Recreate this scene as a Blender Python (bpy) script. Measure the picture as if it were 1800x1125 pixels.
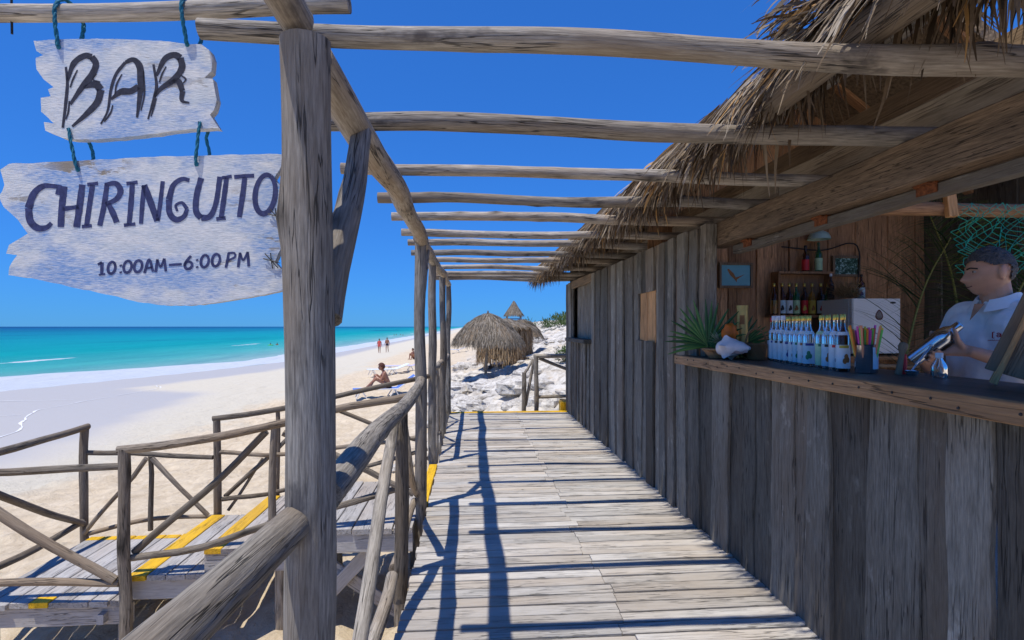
import bpy, bmesh, math, random
from mathutils import Vector, Matrix, noise
scene = bpy.context.scene
for o in list(bpy.data.objects):
    bpy.data.objects.remove(o, do_unlink=True)
R = math.radians
V = Vector
# ---------------------------------------------------------------- camera
cam = bpy.data.objects.new('camera', bpy.data.cameras.new('camera'))
scene.collection.objects.link(cam)
scene.camera = cam
cam.location = (0, 0, 1.4)
cam.rotation_euler = (R(90), 0, R(-4.33))
cam.data.sensor_width = 36
cam.data.lens = 19.0
cam.data.shift_y = 0.0064
cam.data.clip_start = 0.02
cam.data.clip_end = 60000
# ---------------------------------------------------------------- sky, sun, exposure
SUN_DIR = V((0.25, 0.20, -1.0)).normalized()          # the way the light travels
elev = math.asin(-SUN_DIR.z)
azim = math.atan2(-SUN_DIR.x, -SUN_DIR.y)             # compass angle of the sun from +Y towards +X
world = bpy.data.worlds.new('World')
scene.world = world
world.use_nodes = True
wn = world.node_tree
bg = wn.nodes['Background']
sky = wn.nodes.new('ShaderNodeTexSky')
sky.sky_type = 'NISHITA'
sky.sun_disc = False
sky.sun_elevation = elev
sky.sun_rotation = azim
sky.altitude = 0
sky.air_density = 1.0
sky.dust_density = 0.0
sky.ozone_density = 1.0
tn = wn.nodes.new('ShaderNodeMix')                     # the deep tropical blue of a polarised sky, the same all over
tn.data_type = 'RGBA'; tn.blend_type = 'MULTIPLY'; tn.inputs[0].default_value = 1.0
tn.inputs[7].default_value = (0.20, 0.80, 2.10, 1)
gm = wn.nodes.new('ShaderNodeGamma')                    # softens the step from zenith to horizon
gm.inputs[1].default_value = 0.62
wn.links.new(sky.outputs[0], gm.inputs[0])
wn.links.new(gm.outputs[0], tn.inputs[6])
wn.links.new(tn.outputs[2], bg.inputs['Color'])
bg.inputs['Strength'].default_value = 0.115
sun = bpy.data.objects.new('sun', bpy.data.lights.new('sun', 'SUN'))
scene.collection.objects.link(sun)
sun.rotation_euler = SUN_DIR.to_track_quat('-Z', 'Y').to_euler()
sun.location = (-3, -3, 12)
sun.data.energy = 3.75
sun.data.angle = R(0.55)
sun.data.color = (1.0, 0.945, 0.85)
vs = scene.view_settings
vs.view_transform = 'Standard'
vs.look = 'None'
vs.gamma = 1
vs.exposure = 0.22
vs.use_curve_mapping = False

# ---------------------------------------------------------------- mesh helpers
col = scene.collection
BASE = {}                                              # world position of every object that can be a parent

def tag(o, label=None, cat=None, group=None, kind=None):
    if label: o['label'] = label
    if cat: o['category'] = cat
    if group: o['group'] = group
    if kind: o['kind'] = kind
    return o

def thing(name, loc, label, cat, group=None):
    o = bpy.data.objects.new(name, None)
    o.empty_display_size = 0.1
    col.objects.link(o)
    o.location = loc
    BASE[o] = V(loc)
    return tag(o, label, cat, group)

class MB:
    """collects geometry in world coordinates; build() links it as one mesh object"""
    def __init__(s):
        s.v, s.f, s.g, s.t, s.mi = [], [], [], [], []
    def add(s, vs_, fs, gs=None, tint=0.5, mi=0):
        n = len(s.v)
        s.v += [tuple(p) for p in vs_]
        s.g += [tuple(p) for p in (gs if gs is not None else vs_)]
        s.t += list(tint) if isinstance(tint, list) else [tint] * len(vs_)
        s.f += [tuple(i + n for i in f) for f in fs]
        s.mi += [mi] * len(fs)
    def mesh(s, name, org=V((0, 0, 0)), smooth=35):
        m = bpy.data.meshes.new(name)
        m.from_pydata([(a - org.x, b - org.y, c - org.z) for a, b, c in s.v], [], s.f)
        a = m.attributes.new('gc', 'FLOAT_VECTOR', 'POINT')
        a.data.foreach_set('vector', [c for g in s.g for c in g])
        a = m.attributes.new('tint', 'FLOAT', 'POINT')
        a.data.foreach_set('value', s.t)
        m.polygons.foreach_set('material_index', s.mi)
        if smooth:
            m.polygons.foreach_set('use_smooth', [True] * len(s.f))
            m.update()
            m.set_sharp_from_angle(angle=R(smooth))
        m.update()
        return m
    def build(s, name, mats, parent=None, org=None, smooth=35):
        pb = BASE[parent] if parent else V((0, 0, 0))
        org = V(org) if org is not None else (pb if parent else V((0, 0, 0)))
        m = s.mesh(name, org, smooth)
        for mt in (mats if isinstance(mats, (list, tuple)) else [mats]):
            m.materials.append(mt)
        o = bpy.data.objects.new(name, m)
        col.objects.link(o)
        if parent: o.parent = parent
        o.location = org - pb
        BASE[o] = org
        return o

def frame(d, up=V((0, 0, 1))):
    d = d.normalized()
    if abs(d.dot(up)) > 0.95: up = V((0, 1, 0)) if abs(d.y) < 0.9 else V((1, 0, 0))
    a = d.cross(up).normalized()
    return a, a.cross(d).normalized()

def smooth_path(pts, step):
    pts = [V(p) for p in pts]
    P = [pts[0] * 2 - pts[1]] + pts + [pts[-1] * 2 - pts[-2]]
    out = []
    for i in range(1, len(P) - 2):
        n = max(1, int((P[i + 1] - P[i]).length / step))
        for k in range(n):
            t = k / n
            a, b, c, d = P[i - 1], P[i], P[i + 1], P[i + 2]
            out.append(0.5 * (2 * b + (c - a) * t + (2 * a - 5 * b + 4 * c - d) * t * t + (3 * b - a - 3 * c + d) * t ** 3))
    out.append(pts[-1])
    return out

def log(mb, pts, r0, r1=None, seg=12, step=0.14, bump=0.10, bend=0.012, seed=0, mi=0, tint=0.5, up=V((0, 0, 1))):
    """an uneven, slightly crooked pole with knots"""
    rnd = random.Random(seed * 7919 + 13)
    r1 = r0 if r1 is None else r1
    path = smooth_path(pts, step)
    n = len(path)
    L = [0]
    for i in range(1, n): L.append(L[-1] + (path[i] - path[i - 1]).length)
    a, b = frame(path[-1] - path[0], up)
    off = V((rnd.uniform(-50, 50), rnd.uniform(-50, 50), rnd.uniform(-50, 50)))
    knots = [(rnd.uniform(0.08, 0.92) * L[-1], rnd.uniform(0, 6.28), rnd.uniform(0.15, 0.4)) for _ in range(int(L[-1] * 1.6) + 1)]
    vs_, gs, fs, ts = [], [], [], []
    for i, p in enumerate(path):
        t = L[i] / L[-1]
        r = r0 + (r1 - r0) * t
        w = min(1, 6 * t, 6 * (1 - t))
        q = p + (a * noise.noise(off + V((L[i] * 1.3, 0, 0))) + b * noise.noise(off + V((0, L[i] * 1.3, 7)))) * bend * 2 * w
        rr = r * (1 + bump * noise.noise(off + V((L[i] * 2.2, 3, 1))))
        for k in range(seg):
            th = 6.28318 * k / seg
            e = 1 + bump * 0.9 * noise.noise(off + V((math.cos(th) * 1.2, math.sin(th) * 1.2, L[i] * 2.5)))
            kt = tint
            for kl, ka, kh in knots:
                da = math.cos(th - ka); dk = ((L[i] - kl) / (r * 0.7)) ** 2 + ((1 - da) * 2.2) ** 2
                if dk < 1: kt = min(kt, 0.12 + 0.38 * dk)
                dl = (L[i] - kl) / (r * 1.1)
                if abs(dl) < 2.2:
                    da = math.cos(th - ka)
                    if da > 0: e += kh * 0.6 * math.exp(-dl * dl) * da ** 4
            ts.append(kt)
            vs_.append(q + (a * math.cos(th) + b * math.sin(th)) * rr * e)
            gs.append(off + V((math.cos(th) * r, math.sin(th) * r, L[i])))
    for i in range(n - 1):
        for k in range(seg):
            k2 = (k + 1) % seg
            fs.append((i * seg + k, i * seg + k2, (i + 1) * seg + k2, (i + 1) * seg + k))
    d0 = (path[1] - path[0]).normalized(); d1 = (path[-1] - path[-2]).normalized()
    c0 = len(vs_); vs_.append(path[0] - d0 * r0 * 0.12); gs.append(off + V((0, 0, -0.02)))
    c1 = len(vs_); vs_.append(path[-1] + d1 * r1 * 0.12); gs.append(off + V((0, 0, L[-1] + 0.02)))
    ts += [0.22, 0.22]                                     # end grain tinted dark, painting in the shade of the cut ends
    for k in range(seg):
        k2 = (k + 1) % seg
        fs.append((c0, k2, k)); fs.append((c1, (n - 1) * seg + k, (n - 1) * seg + k2))
    mb.add(vs_, fs, gs, ts, mi)

def plank(mb, p0, p1, w, t, side, n=4, wob=0.004, seed=0, cham=0.004, mi=0, w1=None, tint=0.5, warp=0.0):
    """a sawn board from p0 to p1; side = direction of its width"""
    rnd = random.Random(seed * 104729 + 7)
    p0, p1 = V(p0), V(p1)
    d = (p1 - p0); L = d.length; d.normalize()
    s = V(side); s = (s - d * s.dot(d)).normalized()
    u = d.cross(s).normalized()
    off = V((rnd.uniform(-50, 50), rnd.uniform(-50, 50), rnd.uniform(-50, 50)))
    w1 = w if w1 is None else w1
    vs_, gs, fs = [], [], []
    for i in range(n + 1):
        k = i / n
        hw = (w + (w1 - w) * k) / 2
        l = -hw + wob * noise.noise(off + V((L * k * 2.5, 0, 0))) * 2
        r = hw + wob * noise.noise(off + V((L * k * 2.5, 9, 0))) * 2
        z = warp * noise.noise(off + V((L * k * 1.5, 0, 5)))
        c = cham; h = t / 2
        for a, b in ((l + c, -h), (r - c, -h), (r, -h + c), (r, h - c), (r - c, h), (l + c, h), (l, h - c), (l, -h + c)):
            vs_.append(p0 + d * (L * k) + s * a + u * (b + z))
            gs.append(off + V((a, b, L * k)))
    for i in range(n):
        for k in range(8):
            k2 = (k + 1) % 8
            fs.append((i * 8 + k, i * 8 + k2, i * 8 + 8 + k2, i * 8 + 8 + k))
    fs.append(tuple(range(7, -1, -1))); fs.append(tuple(n * 8 + k for k in range(8)))
    mb.add(vs_, fs, gs, tint, mi)

def box(mb, lo, hi, mi=0, cham=0.0, tint=0.5):
    lo, hi = V(lo), V(hi)
    m = (lo + hi) / 2
    plank(mb, (m.x, m.y, lo.z), (m.x, m.y, hi.z), hi.x - lo.x, hi.y - lo.y, (1, 0, 0), n=1, wob=0, cham=max(cham, 0.0005), mi=mi, tint=tint)

def tube(mb, pts, r, seg=8, step=0.02, mi=0, tint=0.5, smooth=True, r1=None):
    path = smooth_path(pts, step) if smooth else [V(p) for p in pts]
    n = len(path); vs_, fs, gs = [], [], []
    a, b = frame(path[1] - path[0])
    l = 0
    for i, p in enumerate(path):
        d = (path[min(i + 1, n - 1)] - path[max(i - 1, 0)]).normalized()
        a = (a - d * a.dot(d)).normalized(); b = d.cross(a)
        if i: l += (p - path[i - 1]).length
        rr = r if r1 is None else r + (r1 - r) * i / (n - 1)
        for k in range(seg):
            th = 6.28318 * k / seg
            vs_.append(p + (a * math.cos(th) + b * math.sin(th)) * rr)
            gs.append((math.cos(th) * rr, math.sin(th) * rr, l))
    for i in range(n - 1):
        for k in range(seg):
            k2 = (k + 1) % seg
            fs.append((i * seg + k, i * seg + k2, (i + 1) * seg + k2, (i + 1) * seg + k))
    fs.append(tuple(range(seg - 1, -1, -1))); fs.append(tuple((n - 1) * seg + k for k in range(seg)))
    mb.add(vs_, fs, gs, tint, mi)

def lathe(mb, prof, loc, axis=V((0, 0, 1)), seg=20, mi=0, tint=0.5, a0=0.0, a1=6.28318, sq=None):
    """prof = [(radius, height)...]"""
    a, b = frame(V(axis)); ax = V(axis).normalized(); loc = V(loc)
    full = abs(a1 - a0) > 6.28
    cnt = seg if full else seg + 1
    vs_, fs, gs = [], [], []
    for r, h in prof:
        for k in range(cnt):
            th = a0 + (a1 - a0) * k / seg
            vs_.append(loc + ax * h + (a * math.cos(th) + b * math.sin(th)) * max(r, 1e-4)); gs.append((math.cos(th) * r, math.sin(th) * r, h))
    for i in range(len(prof) - 1):
        for k in range(seg):
            k2 = (k + 1) % cnt
            fs.append((i * cnt + k, i * cnt + k2, (i + 1) * cnt + k2, (i + 1) * cnt + k))
    mb.add(vs_, fs, gs, tint, mi)

def ball(mb, c, r, sz=(1, 1, 1), seg=12, rings=8, mi=0, lump=0.0, seed=0, tint=0.5):
    vs_, fs = [], []
    c = V(c)
    for i in range(rings + 1):
        ph = math.pi * i / rings
        for k in range(seg):
            th = 6.28318 * k / seg
            d = V((math.sin(ph) * math.cos(th), math.sin(ph) * math.sin(th), math.cos(ph)))
            e = 1 + lump * noise.noise(d * 1.7 + V((seed * 3.1, 0, 0))) + lump * 0.5 * noise.noise(d * 4 + V((0, seed * 5.3, 0)))
            vs_.append(c + V((d.x * sz[0], d.y * sz[1], d.z * sz[2])) * r * e)
    for i in range(rings):
        for k in range(seg):
            k2 = (k + 1) % seg
            fs.append((i * seg + k, (i + 1) * seg + k, (i + 1) * seg + k2, i * seg + k2))
    mb.add(vs_, fs, None, tint, mi)

def blade(mb, p, d, L, w, droop, rnd, tint, nseg=3, mi=0, curl=0.3):
    """a dry leaf strip that starts along d and bends down"""
    d = d.normalized(); p = V(p)
    s = d.cross(V((0, 0, 1)))
    if s.length < 0.1: s = V((1, 0, 0))
    s.normalize()
    s = (s + V((rnd.uniform(-1, 1), rnd.uniform(-1, 1), rnd.uniform(-1, 1))) * curl).normalized()
    vs_ = []
    for i in range(nseg + 1):
        k = i / nseg
        ww = w * (1 - 0.85 * k ** 2) * 0.5
        vs_ += [p - s * ww, p + s * ww]
        d = (d + V((rnd.uniform(-.12, .12), rnd.uniform(-.12, .12), -droop / nseg))).normalized()
        p = p + d * (L / nseg)
    fs = [(2 * i, 2 * i + 1, 2 * i + 3, 2 * i + 2) for i in range(nseg)]
    mb.add(vs_, fs, None, tint, mi)

# ---------------------------------------------------------------- materials
def newmat(name):
    m = bpy.data.materials.new(name)
    m.use_nodes = True
    nt = m.node_tree
    return m, nt, nt.nodes['Principled BSDF']

def nd(nt, typ, **kw):
    n = nt.nodes.new('ShaderNode' + typ)
    for k, v in kw.items():
        if k in n.inputs.keys() and not hasattr(n, k): n.inputs[k].default_value = v
        elif hasattr(n, k): setattr(n, k, v)
        else: n.inputs[k.replace('_', ' ')].default_value = v
    return n

def ramp(nt, fac, stops, interp='LINEAR'):
    n = nt.nodes.new('ShaderNodeValToRGB')
    n.color_ramp.interpolation = interp
    e = n.color_ramp.elements
    while len(e) < len(stops): e.new(0.5)
    for i, (p, c) in enumerate(stops):
        e[i].position = p
        e[i].color = (c[0], c[1], c[2], 1) if isinstance(c, (tuple, list)) else (c, c, c, 1)
    nt.links.new(fac, n.inputs[0])
    return n.outputs[0]

def mixc(nt, fac, a, b, mode='MIX'):
    n = nt.nodes.new('ShaderNodeMix')
    n.data_type = 'RGBA'; n.blend_type = mode
    for sock, val in ((n.inputs[0], fac), (n.inputs[6], a), (n.inputs[7], b)):
        if hasattr(val, 'is_linked'): nt.links.new(val, sock)
        elif isinstance(val, (tuple, list)): sock.default_value = (val[0], val[1], val[2], 1)
        else: sock.default_value = val
    return n.outputs[2]

def gcoord(nt, scale, attr='gc'):
    a = nt.nodes.new('ShaderNodeAttribute'); a.attribute_name = attr
    mp = nt.nodes.new('ShaderNodeMapping')
    mp.inputs['Scale'].default_value = scale
    nt.links.new(a.outputs['Vector'], mp.inputs['Vector'])
    return mp.outputs[0]

def noise_tex(nt, vec, scale, detail=5, rough=0.6, dist=0.0):
    n = nt.nodes.new('ShaderNodeTexNoise')
    n.inputs['Scale'].default_value = scale
    n.inputs['Detail'].default_value = detail
    n.inputs['Roughness'].default_value = rough
    n.inputs['Distortion'].default_value = dist
    nt.links.new(vec, n.inputs['Vector'])
    return n.outputs['Fac']

def bump(nt, bs, h, strength, dist, prev=None):
    b = nt.nodes.new('ShaderNodeBump')
    b.inputs['Strength'].default_value = strength
    b.inputs['Distance'].default_value = dist
    nt.links.new(h, b.inputs['Height'])
    if prev is not None: nt.links.new(prev, b.inputs['Normal'])
    nt.links.new(b.outputs[0], bs.inputs['Normal'])
    return b.outputs[0]

def wood(name, dark, light, patch, rough=0.85, gs=60, stretch=14, crack=0.8, var=0.35, bs_=0.6, patch_scale=3.0, stain=None, con=0.6):
    m, nt, bs = newmat(name)
    g = gcoord(nt, (1, 1, 1.0 / stretch))
    dark = tuple(d + (l - d) * (1 - con) * 0.55 for d, l in zip(dark, light))
    n1 = noise_tex(nt, g, gs * 4.0, 6, 0.62, 0.1)
    base = ramp(nt, n1, [(0.30, dark), (0.50, tuple((x + y) / 2 for x, y in zip(dark, light))), (0.70, light)])
    ns = noise_tex(nt, gcoord(nt, (1, 1, 0.12)), gs * 0.8, 5, 0.7)
    base = mixc(nt, 0.25 + 0.45 * con, base, ramp(nt, ns, [(0.34, 0.45), (0.56, 1.1)]), 'MULTIPLY')
    g2 = gcoord(nt, (1, 1, 0.3))
    n2 = noise_tex(nt, g2, patch_scale, 4, 0.6)
    pf = ramp(nt, n2, [(0.42, 0.0), (0.66, 1.0)])
    c = mixc(nt, pf, base, mixc(nt, 0.7, base, patch))
    if stain:
        n5 = noise_tex(nt, gcoord(nt, (1, 1, 0.5)), 7.0, 5, 0.65)
        c = mixc(nt, ramp(nt, n5, [(0.60, 0.0), (0.70, 0.8)]), c, stain)
    g3 = gcoord(nt, (1, 1, 0.035))
    n3 = noise_tex(nt, g3, gs * 1.1, 3, 0.5, 0.2)
    cr = ramp(nt, n3, [(0.484, 1.0), (0.496, 0.0), (0.504, 0.0), (0.516, 1.0)])
    n3b = noise_tex(nt, gcoord(nt, (1, 1, 0.4)), 6.0, 2, 0.5)
    crm = mixc(nt, ramp(nt, n3b, [(0.45, 0.0), (0.52, 1.0)]), (1, 1, 1), cr)
    c = mixc(nt, crack, c, mixc(nt, 1.0, c, mixc(nt, 1.0, crm, (0.75, 0.75, 0.75), 'MULTIPLY'), 'MULTIPLY')) if False else mixc(nt, crm, mixc(nt, crack, c, (0.02, 0.018, 0.016)), c)
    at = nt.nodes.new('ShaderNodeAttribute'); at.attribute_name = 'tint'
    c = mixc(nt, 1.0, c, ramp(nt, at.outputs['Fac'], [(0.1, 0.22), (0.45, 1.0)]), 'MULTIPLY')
    oi = nt.nodes.new('ShaderNodeObjectInfo')
    vr = nt.nodes.new('ShaderNodeMapRange')
    vr.inputs['To Min'].default_value = 1 - var; vr.inputs['To Max'].default_value = 1 + var * 0.7
    nt.links.new(oi.outputs['Random'], vr.inputs['Value'])
    hv = nt.nodes.new('ShaderNodeHueSaturation')
    nt.links.new(vr.outputs[0], hv.inputs['Value']); nt.links.new(c, hv.inputs['Color'])
    nt.links.new(hv.outputs[0], bs.inputs['Base Color'])
    bs.inputs['Roughness'].default_value = rough
    bs.inputs['Specular IOR Level'].default_value = 0.25
    p = bump(nt, bs, n1, bs_, 0.006)
    bump(nt, bs, crm, 0.8, 0.006, p)
    return m

def plain(name, c, rough=0.6, var=0.15, scale=12, spec=0.4, metal=0.0, trans=0.0, bumpy=0.0, ior=1.45, obj=True, sss=0.0):
    m, nt, bs = newmat(name)
    tc = nt.nodes.new('ShaderNodeTexCoord')
    n1 = noise_tex(nt, tc.outputs['Object'], scale, 4, 0.6)
    lo = tuple(max(0, x * (1 - var)) for x in c); hi = tuple(min(1, x * (1 + var)) for x in c)
    nt.links.new(ramp(nt, n1, [(0.3, lo), (0.7, hi)]), bs.inputs['Base Color'])
    bs.inputs['Roughness'].default_value = rough
    bs.inputs['Specular IOR Level'].default_value = spec
    bs.inputs['Metallic'].default_value = metal
    bs.inputs['Transmission Weight'].default_value = trans
    bs.inputs['IOR'].default_value = ior
    if bumpy: bump(nt, bs, n1, bumpy, 0.01)
    return m

def tinted(name, stops, rough=0.8, trans=0.0, nscale=30, namt=0.35, stretch=None, spec=0.3):
    """colour by the per-leaf 'tint' value"""
    m, nt, bs = newmat(name)
    a = nt.nodes.new('ShaderNodeAttribute'); a.attribute_name = 'tint'
    c = ramp(nt, a.outputs['Fac'], stops)
    n1 = noise_tex(nt, gcoord(nt, (1, 1, 1)), nscale, 3, 0.6)
    c2 = mixc(nt, namt, c, ramp(nt, n1, [(0.3, 0.25), (0.7, 1.0)]), 'MULTIPLY')
    nt.links.new(c2, bs.inputs['Base Color'])
    bs.inputs['Roughness'].default_value = rough
    bs.inputs['Specular IOR Level'].default_value = spec
    if trans:
        tr = nt.nodes.new('ShaderNodeBsdfTranslucent')
        nt.links.new(c2, tr.inputs['Color'])
        mx = nt.nodes.new('ShaderNodeMixShader'); mx.inputs[0].default_value = trans
        out = nt.nodes['Material Output']
        nt.links.new(bs.outputs[0], mx.inputs[1]); nt.links.new(tr.outputs[0], mx.inputs[2]); nt.links.new(mx.outputs[0], out.inputs[0])
    return m

W_LOG = wood('weathered_log', (0.12, 0.10, 0.08), (0.56, 0.505, 0.42), (0.30, 0.215, 0.135), gs=45, stretch=16, stain=(0.10, 0.085, 0.075))
W_POST = wood('post_log', (0.085, 0.078, 0.07), (0.42, 0.395, 0.35), (0.24, 0.18, 0.12), gs=45, stretch=16, var=0.15, con=0.75, stain=(0.09, 0.085, 0.085))
W_DARKLOG = wood('dark_log', (0.075, 0.06, 0.046), (0.38, 0.325, 0.255), (0.21, 0.15, 0.095), gs=50, stretch=16)
W_DECK = wood('deck_plank', (0.36, 0.335, 0.30), (0.60, 0.575, 0.53), (0.48, 0.40, 0.31), gs=55, stretch=18, crack=0.5, var=0.22, bs_=0.5, con=0.28, patch_scale=2.2)
W_STAIR = wood('stair_plank', (0.26, 0.25, 0.24), (0.52, 0.50, 0.475), (0.40, 0.34, 0.28), gs=55, stretch=18, crack=0.6, var=0.15, bs_=0.4, con=0.3)
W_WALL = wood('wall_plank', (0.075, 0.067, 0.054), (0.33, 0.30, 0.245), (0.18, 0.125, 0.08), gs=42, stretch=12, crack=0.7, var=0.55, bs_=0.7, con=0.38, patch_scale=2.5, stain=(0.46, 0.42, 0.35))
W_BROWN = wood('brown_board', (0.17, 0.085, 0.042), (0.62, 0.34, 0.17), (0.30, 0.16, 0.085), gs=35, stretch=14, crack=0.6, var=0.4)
W_COUNTER = wood('counter_edge', (0.20, 0.10, 0.045), (0.58, 0.33, 0.155), (0.22, 0.12, 0.055), gs=30, stretch=18, crack=0.6, var=0.08, rough=0.6)
W_TOP = wood('counter_top', (0.035, 0.028, 0.022), (0.15, 0.115, 0.085), (0.05, 0.04, 0.03), gs=35, stretch=18, var=0.08, rough=0.45)
W_PALE = wood('pale_board', (0.36, 0.30, 0.225), (0.66, 0.58, 0.455), (0.36, 0.26, 0.17), gs=35, stretch=18, crack=0.5, var=0.2)
W_NEW = wood('new_board', (0.42, 0.20, 0.075), (0.80, 0.45, 0.20), (0.40, 0.20, 0.09), gs=30, stretch=10, crack=0.3, var=0.1)
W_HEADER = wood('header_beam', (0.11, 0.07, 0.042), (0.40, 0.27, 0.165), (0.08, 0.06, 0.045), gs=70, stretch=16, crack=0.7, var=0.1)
W_PLY = wood('plywood', (0.17, 0.115, 0.07), (0.42, 0.30, 0.19), (0.17, 0.12, 0.08), gs=30, stretch=16, crack=0.4, var=0.1)
M_YELLOW = wood('yellow_paint', (0.72, 0.40, 0.01), (0.88, 0.54, 0.02), (0.62, 0.36, 0.05), gs=40, stretch=12, crack=0.5, var=0.06, rough=0.6)
M_RUST = plain('rusty_iron', (0.20, 0.06, 0.018), 0.9, 0.6, 60, bumpy=0.5)
M_DARKIRON = plain('dark_iron', (0.03, 0.028, 0.027), 0.6, 0.3)
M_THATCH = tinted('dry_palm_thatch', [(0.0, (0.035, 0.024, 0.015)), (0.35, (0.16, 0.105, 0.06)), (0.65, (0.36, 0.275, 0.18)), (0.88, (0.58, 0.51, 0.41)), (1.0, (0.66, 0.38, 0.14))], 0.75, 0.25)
M_THATCHBED = plain('thatch_bed', (0.24, 0.175, 0.11), 0.95, 0.5, 40, bumpy=0.8)
M_PALAPA = tinted('grey_thatch', [(0.0, (0.10, 0.08, 0.055)), (0.5, (0.27, 0.225, 0.165)), (1.0, (0.46, 0.40, 0.32))], 0.85, 0.15)
M_PALAPA_TAN = tinted('tan_thatch', [(0.0, (0.18, 0.11, 0.055)), (0.5, (0.42, 0.28, 0.15)), (1.0, (0.60, 0.46, 0.29))], 0.85, 0.15)

# ---------------------------------------------------------------- the ground
def lerp_table(tab, x):
    if x <= tab[0][0]: return tab[0][1]
    for (a, va), (b, vb) in zip(tab, tab[1:]):
        if x <= b:
            t = (x - a) / (b - a)
            return va + (vb - va) * t
    return tab[-1][1]
def sstep(x, a, b):
    t = max(0, min(1, (x - a) / (b - a)))
    return t * t * (3 - 2 * t)
SEA_Z = -2.25
SHORE = [(-60, -75), (0, -48), (15, -36), (31, -27), (44, -22.5), (56, -19.6), (90, -18.6), (160, -18.3), (400, -19), (3000, -30)]
WET = [(0, -8.6), (12, -9.2), (16, -9.8), (19.5, -10.4), (23, -11.1), (25.3, -11.7), (26.8, -13.0), (29, -16.6), (30.5, -17.6), (33, -17.0), (41, -14.2), (60, -14.2), (160, -15), (3000, -26)]
NEAR = [(-19, 0.0), (-12, 0.42), (-6, 1.0), (-3, 1.35), (0, 1.40), (8, 1.45), (30, 1.6)]       # height above the sea at x (shore at -19)
BANK = [(-19, 0.0), (-12, 0.42), (-6, 0.85), (-3, 1.2), (0, 1.62), (3, 2.4), (5, 2.9), (8, 3.7), (14, 4.6), (30, 5.2), (200, 6)]
def ground_z(x, y):
    sh = lerp_table(SHORE, y)
    # squeeze the beach profile so that height 0 is at the shoreline
    if x < sh:
        d = sh - x
        return SEA_Z - 0.05 - 0.045 * d if d < 60 else SEA_Z - 2.75 - 0.004 * (d - 60)
    q = -6 + (x + 6) if x > -6 else -6 - (-6 - x) * 13.0 / max(1.0, -6 - sh)
    h = lerp_table(NEAR, q) * (1 - sstep(y, 7, 12)) + lerp_table(BANK, q) * sstep(y, 7, 12)
    return SEA_Z + h
def rockiness(x, y):
    n = noise.noise(V((x * 0.25, y * 0.12, 3)))
    return sstep(y, 8.0, 9.6) * sstep(x + n * 1.6, -2.4 + max(0, (y - 16)) * 0.06, -0.6 + max(0, (y - 16)) * 0.09)
def ground_full(x, y):
    z = ground_z(x, y)
    if z > SEA_Z - 0.3:
        far = 1 / (1 + max(0, y - 20) * 0.03)
        dry = sstep(x - lerp_table(WET, y), -0.5, 2.5)
        z += dry * (0.06 * noise.noise(V((x * 1.3, y * 1.3, 0))) + 0.085 * noise.noise(V((x * 3.2, y * 3.2, 4))) + 0.05 * noise.noise(V((x * 8.5, y * 8.5, 8)))) * far
        r = rockiness(x, y)
        if r > 0.01:
            p = V((x * 0.55, y * 0.40, 0))
            ridg = 1 - abs(noise.noise(p)) * 2
            z += r * (0.16 * ridg + 0.13 * (1 - abs(noise.noise(p * 2.7 + V((4, 2, 1)))) * 2.2) + 0.05 * noise.noise(p * 8) - 0.12)
            z += r * 0.05 * (1 - abs(noise.noise(V((x * 2.6, y * 1.7, 5)))) * 2)
    return z

def axis_steps(lo, hi, core_lo, core_hi, fine, grow):
    c = [core_lo]
    while c[-1] < core_hi: c.append(c[-1] + fine)
    s = fine; up = [c[-1]]
    while up[-1] < hi: s *= grow; up.append(up[-1] + s)
    s = fine; dn = [c[0]]
    while dn[-1] > lo: s *= grow; dn.append(dn[-1] - s)
    return dn[:0:-1] + c + up[1:]

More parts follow.
